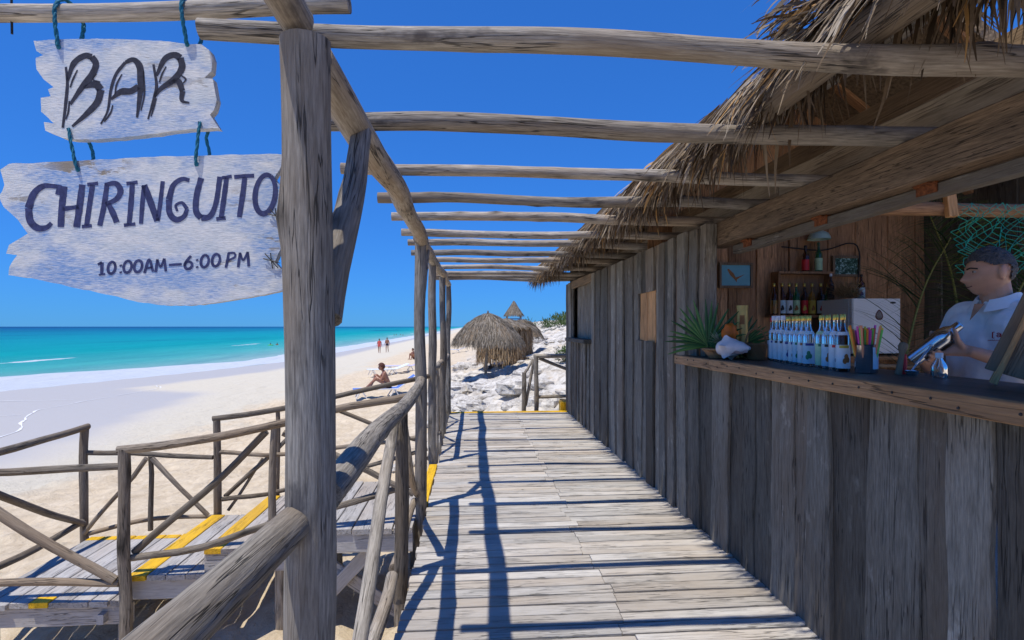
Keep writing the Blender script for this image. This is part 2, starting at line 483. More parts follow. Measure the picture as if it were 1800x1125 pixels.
def make_ground():
    xs = axis_steps(-9000, 9000, -11, 5, 0.11, 1.07)
    ys = axis_steps(-300, 20000, 2.5, 15, 0.11, 1.03)
    nx, ny = len(xs), len(ys)
    vs_, wet, rock = [], [], []
    for y in ys:
        for x in xs:
            vs_.append((x, y, ground_full(x, y)))
            wob = 0.25 * noise.noise(V((x * 0.5, y * 0.5, 0)))
            wet.append(1 - sstep(x - lerp_table(WET, y) + wob * 2, -1.3, 0.9))
            rock.append(rockiness(x, y))
    fs = [(j * nx + i, j * nx + i + 1, (j + 1) * nx + i + 1, (j + 1) * nx + i) for j in range(ny - 1) for i in range(nx - 1)]
    me = bpy.data.meshes.new('ground')
    me.from_pydata(vs_, [], fs)
    for nm, data in (('wet', wet), ('rock', rock)):
        a = me.attributes.new(nm, 'FLOAT', 'POINT'); a.data.foreach_set('value', data)
    me.polygons.foreach_set('use_smooth', [True] * len(fs))
    me.update()
    m, nt, bs = newmat('sand_and_rock')
    tc = nt.nodes.new('ShaderNodeTexCoord')
    P = tc.outputs['Object']
    n1 = noise_tex(nt, P, 1.1, 6, 0.6)
    n2 = noise_tex(nt, P, 5.5, 8, 0.72, 0.4)
    sand = mixc(nt, 0.5, ramp(nt, n1, [(0.3, (0.60, 0.475, 0.31)), (0.7, (0.76, 0.635, 0.455))]), ramp(nt, n2, [(0.3, (0.42, 0.32, 0.205)), (0.62, (0.86, 0.73, 0.54))]))
    # smooth pale sand towards the water, then wet sand
    aw = nt.nodes.new('ShaderNodeAttribute'); aw.attribute_name = 'wet'
    ar = nt.nodes.new('ShaderNodeAttribute'); ar.attribute_name = 'rock'
    sx = nt.nodes.new('ShaderNodeSeparateXYZ'); nt.links.new(P, sx.inputs[0])
    n0 = noise_tex(nt, P, 0.35, 4, 0.6)
    mm = nt.nodes.new('ShaderNodeMath'); mm.operation = 'MULTIPLY_ADD'
    nt.links.new(n0, mm.inputs[0]); mm.inputs[1].default_value = 5.0; nt.links.new(sx.outputs[0], mm.inputs[2])
    mr = nt.nodes.new('ShaderNodeMapRange'); nt.links.new(mm.outputs[0], mr.inputs['Value'])
    mr.inputs['From Min'].default_value = -5.6; mr.inputs['From Max'].default_value = -4.4
    smooth_sand = (0.66, 0.60, 0.475)
    c = mixc(nt, mr.outputs[0], smooth_sand, sand)
    c = mixc(nt, aw.outputs['Fac'], c, (0.53, 0.49, 0.43))
    nr = noise_tex(nt, P, 2.2, 8, 0.7)
    nr2 = noise_tex(nt, P, 0.7, 5, 0.6)
    rock_c = ramp(nt, nr, [(0.33, (0.17, 0.15, 0.12)), (0.44, (0.50, 0.46, 0.395)), (0.58, (0.76, 0.715, 0.63))])
    rf = nt.nodes.new('ShaderNodeMath'); rf.operation = 'MULTIPLY'
    nt.links.new(ar.outputs['Fac'], rf.inputs[0]); nt.links.new(ramp(nt, nr2, [(0.35, 0.35), (0.5, 1.0)]), rf.inputs[1])
    c = mixc(nt, rf.outputs[0], c, rock_c)
    nt.links.new(c, bs.inputs['Base Color'])
    rr = nt.nodes.new('ShaderNodeMapRange'); nt.links.new(aw.outputs['Fac'], rr.inputs['Value'])
    rr.inputs['To Min'].default_value = 0.95; rr.inputs['To Max'].default_value = 0.42
    nt.links.new(rr.outputs[0], bs.inputs['Roughness'])
    bs.inputs['Specular IOR Level'].default_value = 0.25
    hmix = nt.nodes.new('ShaderNodeMath'); hmix.operation = 'MULTIPLY'
    inv = nt.nodes.new('ShaderNodeMath'); inv.operation = 'SUBTRACT'; inv.inputs[0].default_value = 1
    nt.links.new(aw.outputs['Fac'], inv.inputs[1])
    nt.links.new(inv.outputs[0], hmix.inputs[0]); nt.links.new(n2, hmix.inputs[1])
    p = bump(nt, bs, hmix.outputs[0], 0.8, 0.09)
    bump(nt, bs, nr, 0.35, 0.06, p)
    me.materials.append(m)
    o = bpy.data.objects.new('beach_ground', me)
    col.objects.link(o)
    o['kind'] = 'structure'
    return o
make_ground()

def make_sea():
    # rows follow the shore: d = distance out from the shoreline
    ds = [-1.2, -0.6, 0, 0.6, 1.2, 1.8, 2.5, 3.2, 4, 5, 6, 7.5, 9, 11, 12, 13, 14, 15, 16, 17, 18, 19, 20, 21.5, 23, 25, 27, 29, 31, 33, 35, 40, 52, 70, 100, 150, 240, 400, 800, 2000, 6000, 22000]
    ys = axis_steps(-6000, 24000, 14, 80, 0.6, 1.08)
    vs_, fo, dd = [], [], []
    for y in ys:
        sh = lerp_table(SHORE, y)
        wide = 4.4 + 9.0 * (1 - sstep(y, 30, 62)) + 1.2 * noise.noise(V((y * 0.12, 0, 0)))
        for d in ds:
            wob = 0.8 * noise.noise(V((y * 0.16, 0, 2))) + 0.35 * noise.noise(V((y * 0.6, 0, 6)))
            x = sh - d - (wob if d < 60 else 0)
            k = d / wide
            foam = sstep(k, -0.12, 0.03) * (1 - sstep(k, 0.90, 1.12)) * (0.62 + 0.38 * max(math.exp(-((k - .05) / .12) ** 2), math.exp(-((k - .82) / .16) ** 2)))
            rise = 0.16 * math.exp(-((k - 0.75) / 0.22) ** 2) * (0.8 + 0.5 * noise.noise(V((y * 0.3, d, 0)))) if d < 30 else 0
            k2 = (d - wide - 9 - 5 * noise.noise(V((y * 0.03, 5, 0)))) / 1.3
            f2 = math.exp(-k2 * k2) * sstep(noise.noise(V((y * 0.05, 9, 1))), 0.05, 0.35)
            vs_.append((x, y, SEA_Z + rise + 0.02 * foam * noise.noise(V((x, y, 0)))))
            k3 = (d - wide - 22 - 6 * noise.noise(V((y * 0.02, 15, 0)))) / 1.6
            f3 = math.exp(-k3 * k3) * sstep(noise.noise(V((y * 0.04, 19, 1))), 0.1, 0.4)
            fo.append(max(foam, f2 * 0.85, f3 * 0.7)); dd.append(max(0.0, math.log10(max(d, 0.3) / 0.3) / 4.8))
    nx, ny = len(ds), len(ys)
    fs = [(j * nx + i + 1, j * nx + i, (j + 1) * nx + i, (j + 1) * nx + i + 1) for j in range(ny - 1) for i in range(nx - 1)]
    me = bpy.data.meshes.new('sea')
    me.from_pydata(vs_, [], fs)
    for nm, data in (('foam', fo), ('off', dd)):
        a = me.attributes.new(nm, 'FLOAT', 'POINT'); a.data.foreach_set('value', data)
    me.polygons.foreach_set('use_smooth', [True] * len(fs)); me.update()
    m, nt, bs = newmat('turquoise_water')
    tc = nt.nodes.new('ShaderNodeTexCoord'); P = tc.outputs['Object']
    ad = nt.nodes.new('ShaderNodeAttribute'); ad.attribute_name = 'off'
    af = nt.nodes.new('ShaderNodeAttribute'); af.attribute_name = 'foam'
    mp = nt.nodes.new('ShaderNodeMapping'); mp.inputs['Scale'].default_value = (1, 0.3, 1)
    nt.links.new(P, mp.inputs[0])
    c = ramp(nt, ad.outputs['Fac'], [(0.0, (0.42, 0.50, 0.46)), (0.27, (0.28, 0.46, 0.42)), (0.36, (0.08, 0.42, 0.37)), (0.44, (0.0, 0.35, 0.32)), (0.52, (0.0, 0.29, 0.32)), (0.60, (0.0, 0.19, 0.27)), (0.68, (0.0, 0.10, 0.21)), (0.78, (0.0, 0.045, 0.14)), (1.0, (0.0, 0.035, 0.12))])
    mpr = nt.nodes.new('ShaderNodeMapping'); mpr.inputs['Scale'].default_value = (0.022, 0.004, 1)
    nt.links.new(P, mpr.inputs[0])
    reef = noise_tex(nt, mpr.outputs[0], 1.0, 4, 0.55)
    rfac = nt.nodes.new('ShaderNodeMath'); rfac.operation = 'MULTIPLY'
    nt.links.new(ramp(nt, reef, [(0.53, 0.0), (0.60, 0.75)]), rfac.inputs[0])
    nt.links.new(ramp(nt, ad.outputs['Fac'], [(0.43, 0.0), (0.48, 1.0), (0.70, 1.0), (0.78, 0.0)]), rfac.inputs[1])
    c = mixc(nt, rfac.outputs[0], c, (0.0, 0.13, 0.19))
    nf = noise_tex(nt, mp.outputs[0], 1.3, 10, 0.8, 0.6)
    fm = nt.nodes.new('ShaderNodeMath'); fm.operation = 'ADD'
    nt.links.new(nf, fm.inputs[0]); nt.links.new(af.outputs['Fac'], fm.inputs[1])
    ff = ramp(nt, fm.outputs[0], [(0.98, 0.0), (1.12, 0.55), (1.36, 1.0)])
    mpw = nt.nodes.new('ShaderNodeMapping'); mpw.inputs['Scale'].default_value = (0.35, 0.05, 1)
    nt.links.new(P, mpw.inputs[0])
    nwv = noise_tex(nt, mpw.outputs[0], 1.0, 7, 0.7, 0.5)
    c = mixc(nt, 0.8, c, ramp(nt, nwv, [(0.36, (0.72, 0.80, 0.84)), (0.62, (1.12, 1.08, 1.05))]), 'MULTIPLY')
    c = mixc(nt, ff, c, (0.70, 0.72, 0.72))
    nt.links.new(c, bs.inputs['Base Color'])
    bs.inputs['Roughness'].default_value = 0.35
    bs.inputs['Specular IOR Level'].default_value = 0.12
    nw = noise_tex(nt, mp.outputs[0], 0.9, 6, 0.65)
    p = bump(nt, bs, nw, 0.8, 0.35)
    bump(nt, bs, fm.outputs[0], 0.8, 0.25, p)
    me.materials.append(m)
    o = bpy.data.objects.new('sea', me); col.objects.link(o); o['kind'] = 'structure'
make_sea()

def make_swash():
    """the thin foam lines that the last waves left on the wet sand"""
    m = plain('swash_foam', (0.80, 0.80, 0.80), 0.7, 0.05, 5)
    lines = [[(-17.5, 31.5), (-16.2, 29.5), (-16.4, 26), (-16.4, 22.6), (-15.9, 20.8), (-14.4, 18.5), (-13.2, 16.8), (-12.3, 14), (-11.9, 11)],
             [(-21.5, 21.4), (-18.6, 20.9), (-17.2, 20.5), (-15.9, 20.4)],
             [(-22.5, 26.5), (-19.8, 25.6), (-17.6, 25.4)]]
    mb = MB()
    for li, l in enumerate(lines):
        pts = smooth_path([(x, y, 0) for x, y in l], 0.16)
        vs_ = []
        for i, p in enumerate(pts):
            d = (pts[min(i + 1, len(pts) - 1)] - pts[max(0, i - 1)]).normalized()
            s = V((-d.y, d.x, 0))
            p = p + s * (0.14 * noise.noise(V((p.x * 0.7, p.y * 0.7, li))) + 0.04 * noise.noise(p * 2.5))
            w = max(0.004, 0.028 + 0.05 * noise.noise(V((p.x * 1.1, p.y * 1.1, 9 + li))))
            for e in (-w, w):
                q = p + s * e
                vs_.append((q.x, q.y, ground_full(q.x, q.y) + 0.012))
        mb.add(vs_, [(2 * i, 2 * i + 1, 2 * i + 3, 2 * i + 2) for i in range(len(pts) - 1)])
    o = mb.build('swash_foam', m); o['kind'] = 'stuff'
    tag(o, 'thin white foam lines left on the wet sand', 'foam')
make_swash()
# ---------------------------------------------------------------- the boardwalk
rnd = random.Random(4)
mb = MB()
for x in (-0.28, 0.2, 0.72, 1.2, 1.55):
    box(mb, (x - 0.04, -1.2, -0.20), (x + 0.04, 8.78, -0.041))
for y in (-0.8, 1.4, 4.2, 6.4, 8.6):
    for x in (-0.28, 0.72, 1.55):
        zg = min(ground_full(x, y), -0.5)
        box(mb, (x - 0.05, y - 0.05, zg - 0.2), (x + 0.05, y + 0.05, -0.2005))
walk = mb.build('boardwalk', W_STAIR)
walk['kind'] = 'structure'
y = -1.2; i = 0
PITCH = 0.0955
while y < 8.76:
    w = PITCH - rnd.uniform(0.011, 0.019)
    xj = 0.72 + rnd.uniform(-0.04, 0.04)
    x0 = -0.335 + rnd.uniform(-0.012, 0.006)
    for k, (a, b) in enumerate(((x0, xj - 0.002), (xj + 0.002, 1.60))):
        mb = MB()
        dz = rnd.uniform(-0.003, 0.003)
        plank(mb, (a, y + w / 2, -0.02 + dz), (b, y + w / 2, -0.02 + dz + rnd.uniform(-0.003, 0.003)), w, 0.038, (0, 1, 0), n=5, wob=0.0025, seed=i * 2 + k, warp=0.004)
        mb.build('plank', W_DECK, walk, org=(a, y + w / 2, -0.02))
    y += PITCH; i += 1
mb = MB(); plank(mb, (-0.42, 8.83, -0.015), (1.62, 8.83, -0.015), 0.10, 0.045, (0, 1, 0), n=8, seed=900)
mb.build('yellow_edge_board', M_YELLOW, walk)
mb = MB(); plank(mb, (-0.383, 4.30, -0.012), (-0.383, 5.50, -0.012), 0.082, 0.045, (1, 0, 0), n=8, seed=901)
mb.build('yellow_edge_board', M_YELLOW, walk)

# ---------------------------------------------------------------- the pergola
perg = thing('pergola', (-0.4, 1.38, -1.0), 'weathered grey log pergola spanning the boardwalk, its beams reaching under the thatch', 'pergola')
def part_log(name, parent, pts, r0, r1=None, mat=None, **kw):
    mb = MB(); log(mb, pts, r0, r1, **kw)
    return mb.build(name, mat or W_LOG, parent)
def gz(x, y): return ground_full(x, y)
part_log('post', perg, [(-0.398, 1.38, gz(-.4, 1.38) - .1), (-0.402, 1.375, 0.5), (-0.398, 1.38, 1.3), (-0.410, 1.372, 2.105)], 0.066, 0.058, mat=W_POST, seed=1, seg=20, step=0.07, bend=0.008)
for k, (px, py, r) in enumerate(((-0.40, 4.22, 0.046), (-0.405, 5.58, 0.042), (-0.385, 7.13, 0.045), (-0.37, 8.70, 0.044))):
    part_log('post', perg, [(px, py, gz(px, py) - .1), (px + .01, py, 1.0), (px + 0.01, py, 2.045)], r, r * 0.93, seed=10 + k, seg=14, mat=W_POST)
# the long log that carries the beams
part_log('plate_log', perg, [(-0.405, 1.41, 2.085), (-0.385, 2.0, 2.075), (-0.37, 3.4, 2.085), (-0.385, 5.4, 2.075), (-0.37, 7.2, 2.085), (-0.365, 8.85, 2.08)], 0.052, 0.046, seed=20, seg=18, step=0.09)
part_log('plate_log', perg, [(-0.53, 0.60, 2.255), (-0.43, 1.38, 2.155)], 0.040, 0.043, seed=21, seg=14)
part_log('brace', perg, [(-0.375, 1.43, 1.42), (-0.36, 1.54, 1.62), (-0.355, 1.72, 1.85), (-0.365, 1.84, 2.05)], 0.043, 0.034, seed=22, seg=14, step=0.07, mat=W_POST)
part_log('brace', perg, [(-0.40, 4.26, 1.55), (-0.38, 4.45, 1.85), (-0.375, 4.6, 2.04)], 0.03, 0.028, seed=23)
BEAMS = [1.44, 2.055, 2.69, 3.25, 3.82, 4.41, 5.03, 5.63, 6.23, 6.97, 7.70, 8.20, 8.62]
for k, by in enumerate(BEAMS):
    rr = random.Random(100 + k)
    r = (0.043, 0.036, 0.030, 0.031, 0.032, 0.031, 0.033, 0.03, 0.031, 0.03, 0.03, 0.028, 0.032)[k]
    xl = -0.69 if k == 0 else -0.60 + rr.uniform(-0.04, 0.05)
    z = 2.133 + r - (0.012 if k == 0 else 0) + rr.uniform(-0.004, 0.006)
    part_log('crossbeam', perg, [(xl, by + rr.uniform(-.03, .03), z), (0.1, by + rr.uniform(-.02, .02), z + rr.uniform(-.006, .008)), (0.9, by + rr.uniform(-.02, .02), z + rr.uniform(-.01, .006)), (1.88, by + rr.uniform(-.02, .02), 2.128 + r)],
             r * (0.6 if k == 0 else rr.uniform(.92, 1.03)), r * rr.uniform(.97, 1.1), seed=30 + k, seg=16 if k < 4 else 12, step=0.08, bend=0.010)
part_log('sign_pole', perg, [(-1.27, 1.52, 2.222), (-0.85, 1.49, 2.232), (-0.32, 1.45, 2.250)], 0.021, 0.025, seed=50, seg=14, step=0.06, bend=0.006)
mb = MB(); tube(mb, [(-1.205, 1.518, 2.17), (-1.205, 1.516, 2.275)], 0.003, 6, mi=0, smooth=False); mb.build('nail', M_DARKIRON, perg)

# ---------------------------------------------------------------- railing along the boardwalk
rail = thing('boardwalk_railing', (-0.4, 2.8, -0.02), 'thick log handrail with crossed braces between the sign post and the stair opening', 'railing')
part_log('handrail', rail, [(-0.375, 1.42, 0.965), (-0.365, 2.3, 0.98), (-0.362, 3.3, 0.965), (-0.385, 4.20, 0.985)], 0.044, 0.036, seed=60, seg=16, step=0.08)
part_log('post', rail, [(-0.40, 3.07, -0.14), (-0.395, 3.07, 0.4), (-0.385, 3.06, 0.935)], 0.040, 0.034, mat=W_DARKLOG, seed=61, seg=14)
part_log('brace', rail, [(-0.425, 3.0, 0.86), (-0.435, 2.5, 0.44), (-0.43, 1.9, -0.02), (-0.43, 1.62, -0.2)], 0.028, 0.033, seed=62, seg=12)
part_log('brace', rail, [(-0.405, 3.15, 0.90), (-0.41, 3.5, 0.62), (-0.405, 3.85, 0.30), (-0.41, 4.16, 0.12)], 0.030, 0.024, seed=63, seg=12)
part_log('bottom_log', rail, [(-0.44, 1.46, -0.03), (-0.43, 2.3, 0.01), (-0.432, 3.0, 0.03)], 0.036, 0.034, seed=64, seg=14)
part_log('bottom_log', rail, [(-0.44, 3.12, 0.02), (-0.432, 4.17, 0.07)], 0.028, 0.024, seed=65, mat=W_DARKLOG)
rail2 = thing('boardwalk_railing', (-0.43, 0.7, 0), 'heavy split log handrail running from the sign post towards the stair front', 'railing')
part_log('handrail', rail2, [(-0.56, -0.35, 0.90), (-0.478, 0.6, 0.925), (-0.425, 1.345, 0.925)], 0.050, 0.044, seed=66, seg=20, step=0.06)
part_log('post', rail2, [(-0.55, -0.30, gz(-.55, -.3) - .1), (-0.55, -0.30, 0.86)], 0.045, 0.042, seed=67)
rail3 = thing('boardwalk_railing', (-0.4, 7.0, -0.02), 'log railing with slanted braces along the far half of the boardwalk', 'railing')
part_log('handrail', rail3, [(-0.40, 5.60, 0.96), (-0.385, 7.13, 0.95), (-0.37, 8.68, 0.94)], 0.032, 0.03, seed=68)
part_log('post', rail3, [(-0.41, 6.35, -0.2), (-0.40, 6.35, 0.93)], 0.028, 0.026, seed=69)
part_log('post', rail3, [(-0.40, 7.92, -0.2), (-0.39, 7.92, 0.92)], 0.026, 0.024, seed=70)
for a, b in ((5.65, 6.3), (7.05, 6.42), (7.2, 7.86), (8.62, 7.98)):
    part_log('brace', rail3, [(-0.42, a, 0.05), (-0.415, b, 0.86)], 0.022, 0.02, seed=int(71 + a * 3), mat=W_LOG)
part_log('bottom_log', rail3, [(-0.43, 5.62, 0.04), (-0.42, 8.68, 0.05)], 0.026, 0.024, seed=79)

# ---------------------------------------------------------------- the stairs down to the sand
stairs = thing('beach_stairs', (-2.0, 4.6, -0.9), 'grey plank stairs with yellow painted step edges going down to the sand', 'stairs')
YF, YB = 4.03, 5.27
LEV = [(-3.50, -2.42, -0.54), (-2.44, -1.90, -0.37), (-1.92, -1.30, -0.20), (-1.32, -0.43, -0.085)]
for li, (xa, xb, z) in enumerate(LEV):
    rr = random.Random(300 + li)
    n = max(3, round((xb - xa) / 0.137)); w = (xb - xa) / n
    for k in range(n):
        xc = xa + w * (k + 0.5)
        ya = YF + rr.uniform(-0.015, 0.012); yb = YB + rr.uniform(-0.015, 0.015)
        yellow = (li in (1, 2) and k == 0)
        seed = 400 + li * 20 + k
        if li == 0:                       # the back ends are painted
            mb = MB(); plank(mb, (xc, ya, z - 0.02), (xc, yb - 0.085, z - 0.02), w - 0.009, 0.038, (1, 0, 0), n=5, seed=seed, wob=0.003)
            mb.build('plank', W_STAIR, stairs)
            mb = MB(); plank(mb, (xc, yb - 0.084, z - 0.019), (xc, yb, z - 0.019), w - 0.009, 0.039, (1, 0, 0), n=1, seed=seed, wob=0.0)
            mb.build('painted_plank_end', M_YELLOW, stairs)
            if k == 3:
                mb = MB(); plank(mb, (xc, ya - 0.003, z - 0.017), (xc, ya + 0.085, z - 0.017), w - 0.008, 0.038, (1, 0, 0), n=1, seed=seed, wob=0.0)
                mb.build('painted_plank_end', M_YELLOW, stairs)
        else:
            mb = MB(); plank(mb, (xc, ya, z - 0.02), (xc, yb, z - 0.02), w - 0.009, 0.038, (1, 0, 0), n=5, seed=seed, wob=0.003)
            mb.build('yellow_plank' if yellow else 'plank', M_YELLOW if yellow else W_STAIR, stairs)
    for yy in (YF + 0.045, YB - 0.06):
        mb = MB(); plank(mb, (xa + 0.003, yy, z - 0.112), (xb - 0.003, yy, z - 0.112), 0.14, 0.045, (0, 0, 1), n=5, seed=480 + li * 3 + int(yy)); mb.build('joist', W_STAIR, stairs)
    for xx in ((xa + 0.08, xb - 0.10) if li in (0, 3) else (xb - 0.12,)):
        for yy in (YF + 0.11, YB - 0.13):
            g = gz(xx, yy) - 0.12
            part_log('leg', stairs, [(xx, yy, g), (xx, yy, z - 0.06)], 0.042, 0.04, seed=int(500 + li * 9 + xx * 10 + yy))
for xx in (-2.95, -2.82):
    part_log('leg', stairs, [(xx, YB - 0.13, gz(xx, YB) - 0.12), (xx, YB - 0.13, -0.60)], 0.04, 0.038, seed=int(540 + xx * 10))
mb = MB(); plank(mb, (-0.72, YF + 0.12, -0.25), (-1.25, YF + 0.12, -0.80), 0.10, 0.03, (0.7, 0, -0.7), n=3, seed=560); mb.build('cross_brace', W_STAIR, stairs)
mb = MB(); plank(mb, (-1.25, YF + 0.16, -0.28), (-0.55, YF + 0.16, -0.78), 0.10, 0.03, (0.7, 0, 0.7), n=3, seed=561); mb.build('cross_brace', W_STAIR, stairs)
mb = MB(); plank(mb, (-2.6, YF - 0.03, -0.66), (-2.6, YB, -0.66), 0.05, 0.07, (1, 0, 0), n=3, seed=562); mb.build('cross_brace', W_STAIR, stairs)

def railing(label, logs):
    p = logs[0][1][0]
    t = thing('stair_railing', p, label, 'railing')
    for k, (nm, pts, r, sd) in enumerate(logs):
        part_log(nm, t, pts, r, r * 0.92, seed=sd, mat=W_DARKLOG, bend=0.014)
    return t
F = YF - 0.055
railing('log railing with slanted braces on the front side of the stairs', [
    ('post', [(-2.42, F, gz(-2.42, F) - .1), (-2.415, F, 0), (-2.42, F, 0.545)], 0.040, 600),
    ('handrail', [(-2.46, F, 0.535), (-1.9, F, 0.60), (-1.3, F + .01, 0.715), (-0.42, 4.17, 0.88)], 0.031, 601),
    ('post', [(-1.42, F + .02, -0.10), (-1.40, F + .01, 0.685)], 0.026, 602),
    ('rail', [(-2.40, F + .02, -0.23), (-1.9, F + .02, -0.17), (-1.4, F + .02, -0.02), (-0.43, 4.18, 0.20)], 0.026, 603),
    ('brace', [(-2.38, F + .05, -0.20), (-1.9, F + .05, 0.22), (-1.47, F + .035, 0.645)], 0.027, 604),
    ('brace', [(-1.36, F + .06, 0.63), (-0.9, F + .08, 0.40), (-0.44, 4.17, 0.12)], 0.024, 605)])
B = YB + 0.05
railing('log railing with a sloping top rail on the seaward back side of the stairs', [
    ('post', [(-2.40, B, gz(-2.4, B) - .1), (-2.40, B, 0.1), (-2.405, B, 0.51)], 0.036, 610),
    ('handrail', [(-2.44, B, 0.525), (-1.5, B + .02, 0.68), (-0.42, 5.52, 0.90)], 0.026, 611),
    ('rail', [(-2.38, B, 0.21), (-1.75, B, 0.18), (-0.45, 5.5, 0.30)], 0.021, 612),
    ('rail', [(-2.36, B + .01, -0.24), (-1.75, B + .01, -0.15), (-0.44, 5.52, 0.16)], 0.022, 613),
    ('post', [(-1.85, B + .02, -0.28), (-1.85, B + .02, 0.60)], 0.022, 614),
    ('brace', [(-2.34, B + .03, -0.22), (-1.88, B + .03, 0.20), (-1.5, B + .03, 0.62)], 0.022, 615),
    ('brace', [(-2.32, B + .05, -0.36), (-2.0, B + .05, 0.13)], 0.016, 616),
    ('brace', [(-1.45, B + .05, 0.64), (-0.95, B + .07, 0.42), (-0.45, 5.53, 0.22)], 0.021, 617)])
railing('log railing with a V brace behind the lowest stair landing', [
    ('post', [(-3.60, B, gz(-3.6, B) - .1), (-3.60, B, 0), (-3.59, B, 0.44)], 0.036, 620),
    ('rail', [(-3.57, B, 0.225), (-3.0, B, 0.20), (-2.43, B - .02, 0.165)], 0.024, 621),
    ('rail', [(-3.57, B + .03, -0.54), (-3.0, B + .03, -0.44), (-2.45, B + .03, -0.41)], 0.022, 622),
    ('post', [(-2.98, B - .04, -0.50), (-2.98, B - .04, 0.19)], 0.022, 623),
    ('brace', [(-3.00, B - .07, 0.18), (-3.25, B - .07, -0.15), (-3.56, B - .05, -0.51)], 0.021, 624),
    ('brace', [(-2.95, B - .07, 0.18), (-2.7, B - .07, -0.10), (-2.46, B - .05, -0.37)], 0.021, 625)])
railing('log railing with a long slanted brace along the outer side of the lowest landing', [
    ('post', [(-3.62, F, gz(-3.6, F) - .1), (-3.62, F, 0), (-3.61, F, 0.44)], 0.038, 630),
    ('handrail', [(-3.66, F - .05, 0.43), (-3.63, 4.6, 0.44), (-3.58, B + .03, 0.465)], 0.032, 631),
    ('brace', [(-3.60, F + .06, 0.36), (-3.58, 4.6, -0.02), (-3.57, B - .05, -0.42)], 0.030, 632),
    ('rail', [(-3.60, F + .04, -0.40), (-3.58, 4.6, -0.43), (-3.575, B - .05, -0.40)], 0.028, 633)])
railing('log railing with one diagonal brace across the front of the lowest landing', [
    ('handrail', [(-3.66, F - .035, 0.425), (-3.0, F - .03, 0.41), (-2.44, F - .01, 0.425)], 0.027, 640),
    ('brace', [(-3.58, F - .05, 0.38), (-3.0, F - .05, -0.02), (-2.46, F - .03, -0.36)], 0.033, 641),
    ('rail', [(-3.64, F - .04, -0.36), (-3.0, F - .04, -0.355), (-2.44, F - .02, -0.385)], 0.027, 642)])

# railing and step at the far end of the boardwalk
er = thing('end_railing', (1.05, 9.2, -0.6), 'short pole railing with a slanted brace on the rocks at the end of the boardwalk', 'railing')
for k, (nm, pts, r) in enumerate((
    ('post', [(1.10, 9.10, gz(1.1, 9.1) - .3), (1.10, 9.10, 0.90)], 0.040), ('post', [(0.90, 9.14, gz(.9, 9.14) - .3), (0.90, 9.14, 0.62)], 0.038),
    ('rail', [(1.06, 9.12, 0.90), (2.6, 9.2, 0.91)], 0.036), ('rail', [(1.12, 9.14, 0.20), (2.6, 9.2, 0.20)], 0.028),
    ('brace', [(1.16, 9.17, 0.86), (1.75, 9.2, 0.62), (2.3, 9.22, 0.36)], 0.028), ('brace', [(0.93, 9.2, 0.05), (1.02, 9.2, 0.5), (1.07, 9.19, 0.84)], 0.026),
    ('brace', [(0.88, 9.21, 0.55), (1.05, 9.22, 0.83)], 0.024), ('post', [(2.6, 9.25, gz(2.6, 9.25) - .3), (2.6, 9.25, 0.93)], 0.036))):
    part_log(nm, er, pts, r, seed=700 + k, mat=W_LOG)
mb = MB(); plank(mb, (1.56, 9.02, -0.15), (1.56, 9.02, 0.14), 0.14, 0.2, (1, 0, 0), n=2, seed=710, cham=0.01)
ys = mb.build('yellow_block', M_YELLOW); tag(ys, 'yellow painted wooden block at the corner of the bar wall', 'block')

# ---------------------------------------------------------------- the bar hut
bar = thing('beach_bar', (3.0, 4.0, -0.9), 'dark plank beach bar with an open counter and thatched palm roof', 'bar hut')
XW = 1.61
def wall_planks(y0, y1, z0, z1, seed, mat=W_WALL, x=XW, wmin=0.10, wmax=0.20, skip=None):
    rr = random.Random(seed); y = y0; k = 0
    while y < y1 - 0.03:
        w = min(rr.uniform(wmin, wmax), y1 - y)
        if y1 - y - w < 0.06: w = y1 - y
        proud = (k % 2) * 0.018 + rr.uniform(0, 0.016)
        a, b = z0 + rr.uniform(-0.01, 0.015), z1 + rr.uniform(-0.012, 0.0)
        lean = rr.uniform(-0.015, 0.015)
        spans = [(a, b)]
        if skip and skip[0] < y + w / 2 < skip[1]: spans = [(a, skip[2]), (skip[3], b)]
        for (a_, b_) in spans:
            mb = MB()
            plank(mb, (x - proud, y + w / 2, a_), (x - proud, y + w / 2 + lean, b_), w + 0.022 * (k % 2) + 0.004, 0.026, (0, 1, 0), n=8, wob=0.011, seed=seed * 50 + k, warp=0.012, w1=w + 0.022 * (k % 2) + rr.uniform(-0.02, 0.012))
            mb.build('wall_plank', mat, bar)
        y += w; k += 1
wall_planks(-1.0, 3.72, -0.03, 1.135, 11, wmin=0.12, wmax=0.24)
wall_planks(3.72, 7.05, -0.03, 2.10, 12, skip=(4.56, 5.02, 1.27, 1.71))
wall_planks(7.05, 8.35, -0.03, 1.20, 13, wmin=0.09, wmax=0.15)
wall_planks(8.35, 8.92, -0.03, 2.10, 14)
for k, (ya, w) in enumerate(((4.585, 0.20), (4.81, 0.20))):          # fresh patches in the wall
    mb = MB(); plank(mb, (XW - 0.004, ya + w / 2, 1.262 + .01 * k), (XW - 0.004, ya + w / 2 - .01, 1.722), w, 0.024, (0, 1, 0), n=5, wob=0.012, seed=720 + k); mb.build('patch_board', W_NEW, bar)
